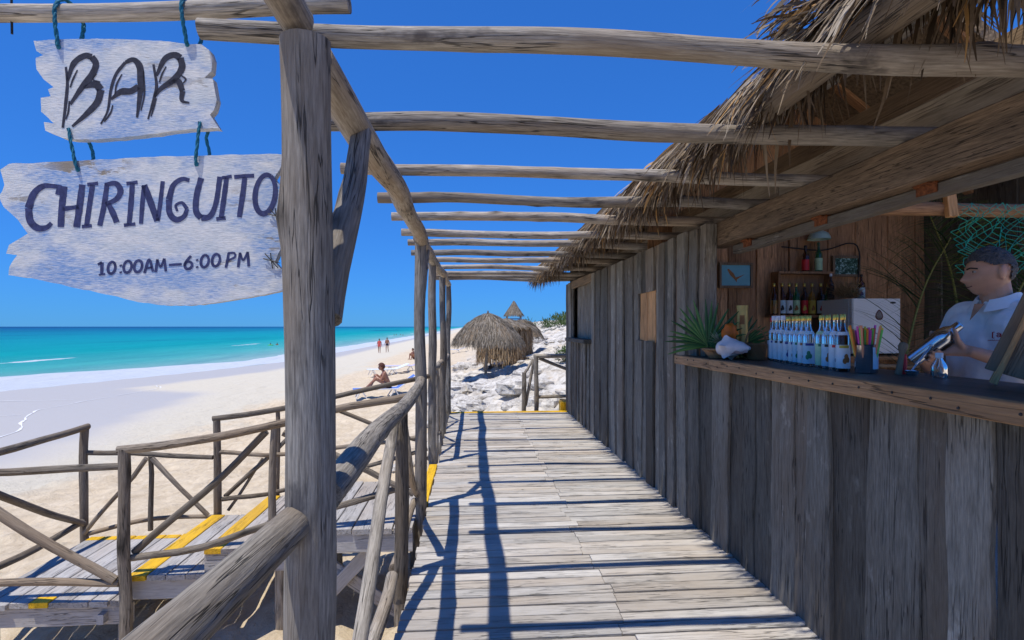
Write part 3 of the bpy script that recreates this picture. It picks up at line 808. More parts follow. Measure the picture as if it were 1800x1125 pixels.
# shuttered window near the far corner
mb = MB()
for k in range(10):
    plank(mb, (XW + 0.05, 7.07 + k * 0.13, 1.2), (XW + 0.05, 7.07 + k * 0.13 + 0.005, 2.06), 0.122, 0.02, (0, 1, 0), n=3, wob=0.004, seed=730 + k)
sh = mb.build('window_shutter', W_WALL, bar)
mb = MB(); plank(mb, (XW - 0.05, 7.0, 1.20), (XW - 0.05, 8.42, 1.20), 0.17, 0.055, (1, 0, 0), n=4, seed=741); mb.build('window_sill', W_WALL, bar)
mb = MB(); plank(mb, (XW - 0.02, 7.0, 2.05), (XW - 0.02, 8.4, 2.05), 0.11, 0.04, (0, 0, 1), n=4, seed=742); mb.build('window_lintel', W_PLY, bar)
# corner posts and the jamb of the serving window
for k, (x, y, w) in enumerate(((XW + 0.045, 3.665, 0.09), (XW + 0.05, 8.86, 0.10), (XW + 0.06, -1.0, 0.12), (4.45, -1.0, 0.12), (4.45, 8.86, 0.12))):
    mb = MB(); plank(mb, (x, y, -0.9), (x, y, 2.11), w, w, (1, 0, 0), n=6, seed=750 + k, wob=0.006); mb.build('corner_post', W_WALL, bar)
# other outside walls and the inside partition; near gable left out to light the interior
def flat_wall(name, p0, p1, z0, z1, mat, seed, wmin=0.14, wmax=0.24, top=None, t=0.024):
    p0, p1 = V((p0[0], p0[1], 0)), V((p1[0], p1[1], 0)); d = p1 - p0; L = d.length; d.normalize(); rr = random.Random(seed); s = 0; k = 0
    while s < L - 0.02:
        w = min(rr.uniform(wmin, wmax), L - s)
        c = p0 + d * (s + w / 2)
        nrm = V((d.y, -d.x, 0)) * (0.012 * (k % 2) + rr.uniform(0, .006))
        zt = z1 if top is None else top(c)
        mb = MB(); plank(mb, (c.x + nrm.x, c.y + nrm.y, z0), (c.x + nrm.x, c.y + nrm.y, zt), w + 0.016 * (k % 2) - 0.004, t, d, n=6, wob=0.006, seed=seed * 60 + k, warp=0.01)
        mb.build(name, mat, bar); s += w; k += 1
EAVE_X, EAVE_Z, RIDGE_X, SL = 1.07, 2.27, 3.03, 0.72
def roof_z(x): return EAVE_Z + SL * (min(x, 2 * RIDGE_X - x) - EAVE_X)
gable = lambda c: roof_z(c.x) - 0.02
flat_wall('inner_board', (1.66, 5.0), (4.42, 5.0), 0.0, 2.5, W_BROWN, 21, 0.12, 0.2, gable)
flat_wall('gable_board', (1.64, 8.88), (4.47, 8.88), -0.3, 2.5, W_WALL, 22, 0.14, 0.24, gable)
flat_wall('back_wall_board', (4.45, 3.3), (4.45, 8.86), -0.3, 2.5, W_WALL, 23, 0.3, 0.4, gable)  # stops short out of view, a gap added to let light in
mb = MB(); box(mb, (1.63, -1.05, -0.08), (4.44, 8.85, -0.001)); mb.build('bar_floor', W_DECK, bar)
# counter
CT = 1.195
mb = MB(); plank(mb, (1.75, -1.0, CT - 0.016), (1.75, 3.80, CT - 0.016), 0.50, 0.03, (1, 0, 0), n=10, seed=760, wob=0.002); ctop = mb.build('counter_top', W_TOP, bar)
for k, (a, b) in enumerate(((-1.0, 0.4), (0.403, 3.25), (3.253, 3.82))):
    mb = MB(); plank(mb, (1.485, a, CT - 0.030), (1.485, b, CT - 0.030), 0.062, 0.03, (0, 0, 1), n=10, seed=765 + k, wob=0.003); mb.build('counter_edge', W_COUNTER, bar)
mb = MB()
for k in range(22):
    rr = random.Random(k); lathe(mb, [(0.005, 0), (0.004, 0.003), (0.0, 0.003)], (1.4695, 3.75 - k * 0.15 + rr.uniform(-.03, .03), CT - 0.03 + rr.uniform(-.012, .012)), axis=(-1, 0, 0), seg=8)
nl = mb.build('nail_heads', M_DARKIRON, bar); nl['kind'] = 'stuff'
# header beam above the opening, the hinged flap and its rusty hinges
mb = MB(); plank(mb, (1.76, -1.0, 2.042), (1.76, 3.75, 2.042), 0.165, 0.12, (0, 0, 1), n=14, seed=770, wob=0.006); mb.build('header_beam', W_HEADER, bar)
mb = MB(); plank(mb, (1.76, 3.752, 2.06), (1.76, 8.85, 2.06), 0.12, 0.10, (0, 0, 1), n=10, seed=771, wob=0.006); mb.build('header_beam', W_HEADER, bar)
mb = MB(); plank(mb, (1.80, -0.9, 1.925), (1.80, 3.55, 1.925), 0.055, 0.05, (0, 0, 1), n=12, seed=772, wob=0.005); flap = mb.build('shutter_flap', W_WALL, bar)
for k, y in enumerate((3.35, 2.62, 1.98, 1.2)):
    mb = MB(); box(mb, (1.768, y - 0.05, 1.915), (1.7745, y + 0.05, 1.958), cham=0.003); box(mb, (1.745, y - 0.04, 1.951), (1.80, y + 0.04, 1.9585))
    tube(mb, [(1.766, y - 0.05, 1.953), (1.766, y + 0.05, 1.953)], 0.007, 8, smooth=False)
    mb.build('hinge', M_RUST, bar)
# pale boards above the header, purlins, rafters
for k, (a, b) in enumerate(((-0.9, 1.55), (1.56, 3.2), (3.21, 4.9), (4.91, 7.0), (7.01, 8.8))):
    mb = MB(); plank(mb, (1.905, a, 2.235), (1.905, b, 2.24), 0.205, 0.022, (0, 0, 1), n=5, seed=780 + k, wob=0.006); mb.build('fascia_board', W_PALE, bar)
    mb = MB(); plank(mb, (1.94, a + .2, 2.405), (1.94, b + .2, 2.41), 0.13, 0.022, (0.2, 0, 1), n=5, seed=790 + k, wob=0.006); mb.build('fascia_board', W_PLY, bar)
for k, (x, r, ya) in enumerate(((1.15, 0.050, 1.26), (1.62, 0.035, 1.0), (2.2, 0.04, 1.8), (3.03, 0.045, 1.8), (3.9, 0.04, 3.35), (4.6, 0.04, 3.35))):
    z = 2.262 if k == 0 else roof_z(x) - 0.09 - r
    part_log('purlin', bar, [(x, ya, z), (x, 4.5, z - .005), (x, 8.8, z)], r + 0.006, r, seed=800 + k, mat=W_LOG if k else W_DARKLOG, step=0.2)
YC_ = 1.80
for k in range(8):
    y = 1.4 + k * 1.04
    for s in ((1, -1) if y > 3.4 else (1,)):
        f = lambda x: 2 * RIDGE_X - x if s < 0 else x
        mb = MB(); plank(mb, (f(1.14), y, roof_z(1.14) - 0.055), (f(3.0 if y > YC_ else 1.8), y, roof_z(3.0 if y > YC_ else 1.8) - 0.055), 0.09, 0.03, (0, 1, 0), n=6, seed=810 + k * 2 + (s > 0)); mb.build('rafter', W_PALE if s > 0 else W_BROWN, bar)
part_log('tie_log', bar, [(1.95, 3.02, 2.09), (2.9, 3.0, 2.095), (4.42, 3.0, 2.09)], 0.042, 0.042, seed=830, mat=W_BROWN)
mb = MB(); plank(mb, (2.78, 2.985, 2.40), (2.80, 2.95, 2.04), 0.06, 0.035, (1, 0, 0), n=3, seed=831); mb.build('hanger_board', W_NEW, bar)
# thatch: a bed on each slope and leaf strips over it
Y0, Y1 = 0.85, 9.05
mb = MB()
XC, YC = 1.80, 1.80                                       # the inner roof starts further in: an unseen gap added to let sun inside
for s, xs_, ya_ in ((1, [EAVE_X + 0.10, 1.3, 1.55, XC], Y0 + 0.08), (1, [XC + 0.001, 2.2, 2.6, RIDGE_X - 0.001], YC), (-1, [EAVE_X + 0.10, 1.4, 1.9, 2.5, RIDGE_X + 0.001], 3.40)):  # rear slope also cut short, unseen, so daylight reaches the bar
    f = lambda x: 2 * RIDGE_X - x if s < 0 else x
    vs_, fs = [], []; ny = 24
    for j in range(ny + 1):
        yy = ya_ + (Y1 - 0.08 - ya_) * j / ny
        for x in xs_:
            zz = roof_z(x)
            vs_.append((f(x), yy, zz - 0.035)); vs_.append((f(x), yy, zz + 0.075 + 0.03 * noise.noise(V((x * 3, yy * 3, s)))))
    m_ = 2 * len(xs_)
    for j in range(ny):
        for i in range(len(xs_) - 1):
            a = j * m_ + 2 * i
            fs += [(a, a + 2, a + m_ + 2, a + m_), (a + 1, a + m_ + 1, a + m_ + 3, a + 3)]
        a = j * m_
        fs.append((a, a + m_, a + m_ + 1, a + 1))
        a = j * m_ + m_ - 2
        fs.append((a, a + 1, a + m_ + 1, a + m_))
    for j in (0, ny):
        for i in range(len(xs_) - 1):
            a = j * m_ + 2 * i; fs.append((a, a + 1, a + 3, a + 2))
    mb.add(vs_, fs)
bed = mb.build('roof_bed', M_THATCHBED, bar)
rr = random.Random(77)
mb = MB()
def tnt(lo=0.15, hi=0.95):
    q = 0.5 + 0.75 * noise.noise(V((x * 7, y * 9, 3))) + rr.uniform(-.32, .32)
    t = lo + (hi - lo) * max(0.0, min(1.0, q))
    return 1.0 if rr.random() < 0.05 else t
for k in range(12000):                                    # leaf strips on both slopes
    s = 1 if rr.random() < 0.72 else -1
    x = EAVE_X + 0.04 + (RIDGE_X - EAVE_X) * rr.random() ** 1.5
    y = rr.uniform(Y0 if s > 0 else 3.35, Y1); z = roof_z(x) + rr.uniform(0.05, 0.10)
    if s > 0 and ((x > XC and y < YC)): continue
    d = V((-s, rr.uniform(-.5, .5), -SL + (rr.uniform(0.0, 0.40) if x > 1.55 else rr.uniform(-0.4, 0.05))))
    blade(mb, (2 * RIDGE_X - x if s < 0 else x, y, z), d, rr.uniform(0.18, 0.40), rr.uniform(0.008, 0.022) * (0.7 if y < 2.4 else 1), 0.4, rr, tnt(0.15, 0.92), 4, curl=0.6)
thatch1 = mb.build('thatch_slope', M_THATCH, bar, smooth=0); thatch1['kind'] = 'stuff'
mb = MB()
for k in range(14000):                                    # the shaggy eave on the boardwalk side
    y = rr.uniform(Y0 - 0.02, Y1 + 0.05)
    lump = 0.5 + 0.5 * noise.noise(V((y * 2.1, 0, 0))) + 0.35 * noise.noise(V((y * 6.5, 4, 0)))
    u = rr.random()
    x = EAVE_X + 0.02 + 0.34 * u
    z = roof_z(x) + rr.uniform(-0.08, 0.06)
    hang = rr.random()
    if y < 1.9:                                          # here the eave pole shows: only strips that lie outside it
        if hang > 0.62: continue
        blade(mb, (EAVE_X + rr.uniform(0.0, 0.22), y, roof_z(x) + rr.uniform(0.02, 0.09)), V((-1, rr.uniform(-.7, .7), rr.uniform(-0.75, -0.1))), rr.uniform(0.09, 0.22), rr.uniform(0.006, 0.018), rr.uniform(0.2, 0.9), rr, tnt(0.12, 0.95), 5, curl=0.9)
        continue
    if hang < 0.72:
        d = V((-1, rr.uniform(-.7, .7), rr.uniform(-1.6, -0.45)))
        blade(mb, (x, y, z), d, rr.uniform(0.10, 0.25) * (0.75 + 0.5 * lump), rr.uniform(0.007, 0.022) * (0.7 if y < 2.4 else 1), rr.uniform(0.2, 2.2), rr, tnt(0.12, 0.92), 5, curl=0.9)
    else:
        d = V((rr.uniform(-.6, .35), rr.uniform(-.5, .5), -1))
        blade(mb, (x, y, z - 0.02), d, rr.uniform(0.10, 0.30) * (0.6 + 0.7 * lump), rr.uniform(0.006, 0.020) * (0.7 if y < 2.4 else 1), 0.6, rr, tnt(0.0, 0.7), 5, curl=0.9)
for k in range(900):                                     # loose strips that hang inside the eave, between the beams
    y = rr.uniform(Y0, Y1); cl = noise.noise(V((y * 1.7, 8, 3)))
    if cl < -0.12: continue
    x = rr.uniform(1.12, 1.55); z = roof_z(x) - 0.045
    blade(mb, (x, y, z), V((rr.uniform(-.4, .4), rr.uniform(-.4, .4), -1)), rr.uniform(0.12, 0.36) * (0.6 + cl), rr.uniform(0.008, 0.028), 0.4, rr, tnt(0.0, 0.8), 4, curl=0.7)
for k in range(2600):                                    # both gable ends
    far = rr.random() < 0.55
    x = rr.uniform(EAVE_X, 2 * RIDGE_X - EAVE_X if far else XC) if rr.random() < 0.5 else rr.uniform(EAVE_X, EAVE_X + 0.8)
    y = (Y1 - rr.uniform(0, 0.15)) if far else (Y0 + rr.uniform(0, 0.15)); z = roof_z(x) + rr.uniform(-0.05, 0.08)
    d = V((rr.uniform(-.9, .2), (1 if far else -1) * rr.uniform(0.05, 0.8), rr.uniform(-1.1, -0.2)))
    blade(mb, (x, y, z), d, rr.uniform(0.12, 0.34), rr.uniform(0.008, 0.02), 1.2, rr, tnt(0.05, 0.9), 5, curl=0.9)
for k in range(2600):                                    # broader ragged leaves among the strips
    y = rr.uniform(Y0 + 0.3, Y1); x = EAVE_X + 0.02 + 0.5 * rr.random() ** 1.6; cl = noise.noise(V((y * 3.3, x * 4, 2)))
    if cl < -0.05 or (y < 1.9 and (x < 1.3 or rr.random() < 0.5)): continue
    blade(mb, (x, y, roof_z(x) + rr.uniform(-0.04, 0.09)), V((-1, rr.uniform(-1.1, 1.1), rr.uniform(-1.5, -0.2))), rr.uniform(0.10, 0.26), rr.uniform(0.018, 0.036), rr.uniform(0.5, 2.0), rr, tnt(0.0, 1.0), 5, curl=1.3)
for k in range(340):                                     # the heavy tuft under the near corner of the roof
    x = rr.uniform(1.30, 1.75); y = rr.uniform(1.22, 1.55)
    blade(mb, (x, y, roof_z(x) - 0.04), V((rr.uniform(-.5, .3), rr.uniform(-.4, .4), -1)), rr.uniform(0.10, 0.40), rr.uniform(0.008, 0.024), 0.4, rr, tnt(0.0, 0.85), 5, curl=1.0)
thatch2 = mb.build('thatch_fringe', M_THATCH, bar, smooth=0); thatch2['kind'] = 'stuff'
# ---------------------------------------------------------------- the hanging signs
S, SY = 0.000717, 0.000731                                # metres per traced unit on the sign boards
def make_sign(name, outline, org, label, mat, thick, strokes, ym, seed):
    """outline and strokes in traced units (x right, y down); org = world place of unit (0, 0)"""
    org = V(org)
    W = lambda x, y, d=0.0: V((org.x + x * S, org.y + d - 0.035 * x * S, org.z - y * SY))
    pts = []
    for i, p in enumerate(outline):                       # ragged edge
        q = outline[(i + 1) % len(outline)]
        L = math.hypot(q[0] - p[0], q[1] - p[1]); n = max(1, int(L / 16))
        for k in range(n):
            t = k / n
            j = 3.0 * noise.noise(V((i * 3.1 + t * 4, seed, 0)))
            pts.append((p[0] + (q[0] - p[0]) * t + j, p[1] + (q[1] - p[1]) * t + j))
    bm = bmesh.new()
    vs_ = [bm.verts.new(W(x, y)) for x, y in pts]
    f = bm.faces.new(vs_)
    ret = bmesh.ops.extrude_face_region(bm, geom=[f])
    for v in ret['geom']:
        if isinstance(v, bmesh.types.BMVert): v.co.y += thick
    bmesh.ops.recalc_face_normals(bm, faces=bm.faces)
    bmesh.ops.triangulate(bm, faces=[f for f in bm.faces if len(f.verts) > 4])
    me = bpy.data.meshes.new(name)
    cen = W(sum(p[0] for p in pts) / len(pts), max(p[1] for p in pts))
    root = thing(name, cen, label, 'sign')
    bmesh.ops.translate(bm, verts=bm.verts, vec=-cen)
    bm.to_mesh(me); bm.free()
    a = me.attributes.new('gc', 'FLOAT_VECTOR', 'POINT')
    a.data.foreach_set('vector', [c for v in me.vertices for c in (v.co.z + seed, v.co.y * 3, v.co.x + seed)])
    me.materials.append(mat)
    b = bpy.data.objects.new('board', me); col.objects.link(b); b.parent = root; BASE[b] = cen
    for nm, letters, mt in strokes:
        for pl in letters:
            mb = MB()
            for path in pl:
                w = path[0]; p = smooth_path([(x, y, 0) for x, y in path[1]], 6)
                n = len(p); vv = []
                for i, q in enumerate(p):
                    d = (p[min(i + 1, n - 1)] - p[max(i - 1, 0)])
                    d = d.normalized() if d.length else V((1, 0, 0))
                    s = V((-d.y, d.x, 0)); k = i / max(1, n - 1)
                    ww = (w[0] + (w[1] - w[0]) * (k * 2) if k < 0.5 else w[1] + (w[2] - w[1]) * (k * 2 - 1)) / 2
                    ww *= 1 + 0.12 * noise.noise(V((q.x * 0.05, q.y * 0.05, seed)))
                    for e in (-1, 1):
                        r = q + s * ww * e
                        vv.append(W(r.x, r.y, -0.0008))
                nb = len(vv)
                vv += [v + V((0, 0.0006, 0)) for v in vv]
                fs = []
                for i in range(n - 1):
                    a_, b_, c_, d_ = 2 * i, 2 * i + 1, 2 * i + 3, 2 * i + 2
                    fs += [(a_, b_, c_, d_), (a_ + nb, d_ + nb, c_ + nb, b_ + nb), (a_, d_, d_ + nb, a_ + nb), (b_, b_ + nb, c_ + nb, c_)]
                fs += [(0, nb, nb + 1, 1), (nb - 2, nb - 1, 2 * nb - 1, 2 * nb - 2)]
                mb.add(vv, fs)
            mb.build(nm, mt, root, smooth=0)
    return root, W

def sign_mat():
    m, nt, bs = newmat('weathered_blue_white_paint')
    g = gcoord(nt, (1, 1, 0.10))
    n1 = noise_tex(nt, g, 420, 6, 0.65)
    n0 = noise_tex(nt, gcoord(nt, (1, 1, 0.3)), 40, 6, 0.7)
    base = mixc(nt, 0.5, ramp(nt, n1, [(0.34, (0.48, 0.48, 0.46)), (0.58, (0.86, 0.84, 0.79))]), ramp(nt, n0, [(0.35, (0.52, 0.60, 0.66)), (0.6, (0.86, 0.84, 0.80))]))
    n2 = noise_tex(nt, gcoord(nt, (1.6, 1, 0.8)), 6.0, 5, 0.65)
    blue = nt.nodes.new('ShaderNodeMath'); blue.operation = 'MULTIPLY'
    nt.links.new(ramp(nt, n2, [(0.44, 0.0), (0.60, 0.95)]), blue.inputs[0]); nt.links.new(ramp(nt, n1, [(0.35, 1.0), (0.62, 0.3)]), blue.inputs[1])
    c = mixc(nt, blue.outputs[0], base, (0.13, 0.31, 0.64))
    n3 = noise_tex(nt, gcoord(nt, (1, 1, 0.35)), 16.0, 6, 0.7)
    n4 = noise_tex(nt, gcoord(nt, (1, 1, 1)), 3.0, 3, 0.6)
    bare = nt.nodes.new('ShaderNodeMath'); bare.operation = 'MULTIPLY'
    nt.links.new(ramp(nt, n3, [(0.56, 0.0), (0.61, 1.0)]), bare.inputs[0]); nt.links.new(ramp(nt, n4, [(0.50, 0.0), (0.6, 1.0)]), bare.inputs[1])
    c = mixc(nt, bare.outputs[0], c, (0.33, 0.28, 0.22))
    nt.links.new(c, bs.inputs['Base Color']); bs.inputs['Roughness'].default_value = 0.85; bs.inputs['Specular IOR Level'].default_value = 0.2
    p = bump(nt, bs, n1, 0.5, 0.0025)
    bump(nt, bs, bare.outputs[0], 0.4, -0.002, p)
    return m
M_SIGN = sign_mat()
def ink_mat(name, a, b):
    m, nt, bs = newmat(name)
    n1 = noise_tex(nt, gcoord(nt, (1, 1, 1)), 90, 6, 0.7)
    nt.links.new(ramp(nt, n1, [(0.3, a), (0.68, b)]), bs.inputs['Base Color']); bs.inputs['Roughness'].default_value = 0.8
    return m
M_INK = ink_mat('dark_navy_ink', (0.010, 0.011, 0.022), (0.04, 0.042, 0.07))
M_INKB = ink_mat('blue_ink', (0.016, 0.020, 0.075), (0.055, 0.068, 0.19))
BAR_OUT = [(115,150),(240,140),(400,137),(560,140),(660,150),(705,150),(735,172),(745,200),(740,245),(715,270),(745,272),(752,310),(758,345),(750,385),(735,400),(765,448),(690,450),(600,462),(480,480),(330,495),(250,495),(215,490),(155,465),(150,435),(185,440),(160,415),(142,400),(140,350),(175,345),(165,320),(185,312),(150,285),(125,250),(122,210),(150,200),(125,185)]
CHI_OUT = [(0,605),(30,585),(250,572),(500,555),(750,545),(960,537),(995,540),(998,570),(965,625),(975,640),(1005,665),(1008,720),(975,760),(1000,800),(1003,850),(965,925),(1005,970),(1010,1025),(920,1045),(800,1065),(700,1080),(580,1083),(480,1070),(400,1050),(250,1018),(100,985),(30,978),(30,945),(60,905),(20,900),(30,870),(95,830),(60,780),(10,735),(-5,700),(15,660)]
k_ = (20, 22, 20); t_ = (5, 7, 4)
LB = [[((8, 12, 8), [(228,240),(233,300),(226,380),(217,455)]), ((10, 20, 22), [(233,290),(255,228),(292,200),(318,203)]), ((22, 24, 10), [(318,203),(333,228),(318,268),(285,310),(243,372)]),
       ((8, 24, 26), [(290,312),(330,300),(350,318)]), ((26, 22, 8), [(350,318),(338,362),(300,405),(250,450)]), (t_, [(243,312),(252,285),(268,250)]), (t_, [(334,262),(322,283),(348,291)]), (t_, [(240,360),(236,400),(228,425)])],
      [((6, 10, 12), [(350,440),(374,392),(386,315),(404,262),(436,220)]), ((12, 24, 24), [(436,220),(465,210),(487,235),(491,290)]), ((24, 18, 7), [(491,290),(486,350),(477,415)]),
       ((8, 24, 20), [(386,352),(420,325),(455,322),(482,305)]), (t_, [(500,250),(503,330),(491,390)]), (t_, [(400,335),(405,300),(424,262)]), (t_, [(362,432),(384,400),(392,372)])],
      [((8, 12, 6), [(535,225),(546,300),(536,350),(516,420)]), ((10, 20, 24), [(546,265),(574,207),(608,190),(630,200)]), ((24, 22, 10), [(630,200),(636,235),(610,275),(563,310),(538,340)]),
       ((10, 22, 20), [(590,292),(622,283),(638,318)]), ((20, 14, 6), [(638,318),(636,352),(662,360)]), (t_, [(556,288),(566,258),(580,232)]), (t_, [(632,262),(650,276),(640,290)]), (t_, [(545,345),(533,390),(527,410)])]]
def ell(cx, cy, rx, ry, tilt=0.12, n=14):
    return [(cx + rx * math.cos(a) - tilt * ry * math.sin(a), cy + ry * math.sin(a)) for a in [6.28318 * i / n - 1.2 for i in range(n + 1)]]
w2 = (22, 24, 22); w1 = (17, 19, 17); sf = (13, 12, 13)
LC = [[((14, 16, 14), [(207,657),(198,692)]), ((14, 22, 26), [(198,663),(150,662),(116,690),(98,740)]), ((26, 24, 14), [(98,740),(104,785),(130,810),(160,808),(178,792)])],
      [(w2, [(222,662),(214,735),(210,806)]), (w2, [(285,655),(276,730),(265,806)]), ((16, 16, 16), [(216,742),(275,734)])],
      [(w1, [(321,655),(310,730),(300,800)]), (sf, [(303,655),(340,650)]), (sf, [(284,804),(318,800)])],
      [(w1, [(372,650),(361,730),(346,800)]), ((14, 22, 14), [(366,655),(402,650),(419,675),(405,705),(366,725)]), ((15, 22, 20), [(376,722),(394,758),(406,788)])],
      [(w1, [(461,648),(456,720),(449,795)]), (sf, [(440,650),(479,645)]), (sf, [(431,798),(471,793)])],
      [((15, 16, 14), [(502,655),(496,720),(491,792)]), ((22, 24, 20), [(502,655),(525,715),(548,782)]), ((14, 15, 15), [(568,640),(560,710),(550,782)])],
      [((14, 18, 22), [(662,636),(636,632),(605,655),(590,705)]), ((22, 22, 14), [(590,705),(592,752),(615,777),(643,765),(654,738)]), ((14, 10, 8), [(654,738),(636,716),(614,726),(620,746)])],
      [((20, 22, 22), [(704,627),(688,690),(686,745),(704,770)]), ((22, 18, 18), [(704,770),(736,763),(757,715),(771,622)])],
      [(w1, [(795,625),(785,700),(775,770)]), (sf, [(779,626),(813,620)]), (sf, [(758,773),(791,769)])],
      [((14, 15, 14), [(822,623),(858,619),(893,617)]), ((18, 20, 17), [(860,622),(851,695),(840,766)])],
      [((16, 20, 16), ell(933, 683, 36, 70, 0.10, 16))]]
w4 = (9, 10, 9); w5 = (7, 8, 7)
LH = [[(w4, [(340,938),(354,930)]), ((11, 12, 11), [(354,930),(353,972)]), (w5, [(343,974),(365,971)])], [(w4, ell(388, 949, 13, 21))], [((9, 9, 9), [(419,938),(421,944)]), ((9, 9, 9), [(419,962),(421,968)])],
      [(w4, ell(444, 945, 14, 21))], [(w4, ell(481, 943, 14, 21))], [(w4, [(503,967),(520,920),(534,962)]), (w5, [(508,950),(531,947)])], [(w4, [(543,964),(549,918)]), (w5, [(549,918),(560,945),(573,915)]), (w4, [(573,915),(579,961)])],
      [((8, 9, 8), [(590,938),(635,935)])], [(w4, [(668,905),(648,930),(645,942)]), (w4, ell(659, 939, 13, 13))], [((9, 9, 9), [(689,917),(691,923)]), ((9, 9, 9), [(689,942),(691,948)])],
      [(w4, ell(717, 924, 14, 22))], [(w4, ell(757, 920, 14, 22))], [(w4, [(802,895),(798,920),(792,947)]), (w5, [(800,895),(822,894),(825,908),(800,921)])], [(w4, [(836,945),(843,893)]), (w5, [(843,893),(854,920),(870,890)]), (w4, [(870,890),(874,942)])]]
ORG = (-1.207, 1.485, 2.246)
sgn1, W1 = make_sign('bar_sign', BAR_OUT, ORG, 'ragged driftwood board painted BAR hanging above the larger sign', M_SIGN, 0.024, [('letter', LB, M_INK)], 500, 3)
sgn2, W2 = make_sign('opening_hours_sign', CHI_OUT, ORG, 'wide ragged board painted CHIRINGUITO with opening hours hanging beside the post', M_SIGN, 0.024, [('letter', LC, M_INKB), ('hours_character', LH, M_INKB)], 900, 8)
M_ROPE = plain('blue_green_rope', (0.02, 0.17, 0.25), 0.8, 0.3, 200)
M_HOLE = plain('dark_hole', (0.01, 0.01, 0.012), 0.9, 0.1)
def rope(parent, pts, r=0.0042):
    mb = MB(); path = smooth_path(pts, 0.006); n = len(path)
    a, b = frame(path[1] - path[0])
    for ph in (0, 2.094, 4.189):
        q = []
        for i, p in enumerate(path):
            d = (path[min(i + 1, n - 1)] - path[max(i - 1, 0)]).normalized()
            a = (a - d * a.dot(d)).normalized(); b = d.cross(a); th = ph + i * 0.75
            q.append(p + (a * math.cos(th) + b * math.sin(th)) * r * 0.62)
        tube(mb, q, r * 0.68, 6, smooth=False)
    return mb.build('rope', M_ROPE, parent)
POLE = lambda x: V((x, 1.52 - (x + 1.27) * 0.0737, 2.222 + (x + 1.27) * 0.0295))
for ux, uy, bx in ((203, 168, 240), (655, 150, 676)):     # ropes from the pole to the upper board
    h = W1(ux, uy); c = POLE(W1(ux, 0).x); rr_ = 0.030
    rope(sgn1, [h + V((0, -.004, 0)), V((c.x - .006, c.y - rr_, c.z - 0.01)), V((c.x, c.y, c.z + rr_)), V((c.x + .022, c.y + rr_, c.z - 0.01)), W1(bx, uy - 22, 0.034), W1(ux + 10, uy + 2, 0.03), h + V((0.002, .02, 0))])
    mb = MB(); ball(mb, h + V((0, -.001, -.002)), 0.006, (1, .5, 1)); mb.build('rope_knot', M_ROPE, sgn1)
for ux, uy, vx, vy, bx in ((240, 458, 270, 598, 288), (702, 428, 688, 574, 708)):   # ropes between the boards
    a_, b_ = W1(ux, uy), W2(vx, vy)
    rope(sgn2, [a_ + V((0, -.004, 0)), (a_ + b_) / 2 + V((0, -.006, 0)), b_ + V((0, -.004, 0)), b_ + V((.004, .014, -.004)), W2(bx + 4, vy - 40, 0.032), W1(bx - 8, uy + 40, 0.034), W1(ux + 14, uy, 0.03), a_ + V((0.002, .02, 0))], 0.0036)
    mb = MB(); ball(mb, b_ + V((0, -.001, -.003)), 0.006, (1, .5, 1)); mb.build('rope_knot', M_ROPE, sgn2)
for ux, uy in ((975, 762), (958, 922)):                   # wire stitches over the cracks at the right edge
    mb = MB()
    for dx, dy in ((30, 8), (24, 26), (4, 28)):
        tube(mb, [W2(ux - dx, uy - dy, -.004), W2(ux, uy, -.006), W2(ux + dx, uy + dy, -.004)], 0.0014, 5, step=0.01)
    mb.build('wire_stitch', M_DARKIRON, sgn2)
# ---------------------------------------------------------------- things in and on the bar
M_GLASS = plain('clear_glass', (0.93, 0.96, 0.96), 0.03, 0.02, trans=1.0, spec=0.5)
M_GREENGLASS = plain('green_glass', (0.05, 0.30, 0.12), 0.05, 0.1, trans=0.75, spec=0.5)
M_BROWNGLASS = plain('brown_glass', (0.10, 0.03, 0.012), 0.05, 0.1, trans=0.5, spec=0.5)
M_AMBER = plain('amber_glass', (0.55, 0.30, 0.04), 0.05, 0.1, trans=0.6, spec=0.5)
M_GOLD = plain('gold_cap', (0.72, 0.48, 0.10), 0.28, 0.1, metal=0.8)
M_WHITE = plain('white_plastic', (0.80, 0.81, 0.82), 0.4, 0.03)
M_LABEL = plain('paper_label', (0.72, 0.78, 0.80), 0.6, 0.06, 30)
M_LBLUE = plain('pale_blue_label', (0.48, 0.68, 0.78), 0.6, 0.1, 30)
M_LGREEN = plain('pale_green_label', (0.50, 0.70, 0.42), 0.6, 0.1, 30)
M_RED = plain('red_plastic', (0.65, 0.03, 0.04), 0.4, 0.1)
M_NAVY = plain('navy_print', (0.03, 0.05, 0.25), 0.6, 0.1)
M_DKGREEN = plain('green_print', (0.03, 0.22, 0.12), 0.6, 0.1)
M_BROWNP = plain('brown_print', (0.30, 0.13, 0.04), 0.6, 0.2)
M_YELP = plain('ochre_print', (0.62, 0.48, 0.08), 0.6, 0.2)
M_BLACK = plain('black_print', (0.02, 0.02, 0.025), 0.5, 0.1)
M_STEEL = plain('polished_steel', (0.62, 0.64, 0.66), 0.16, 0.04, metal=1.0)
M_WICKER = wood('wicker', (0.16, 0.075, 0.03), (0.42, 0.24, 0.11), (0.25, 0.13, 0.06), gs=60, stretch=2, crack=0.2, var=0.1)
D_ = R
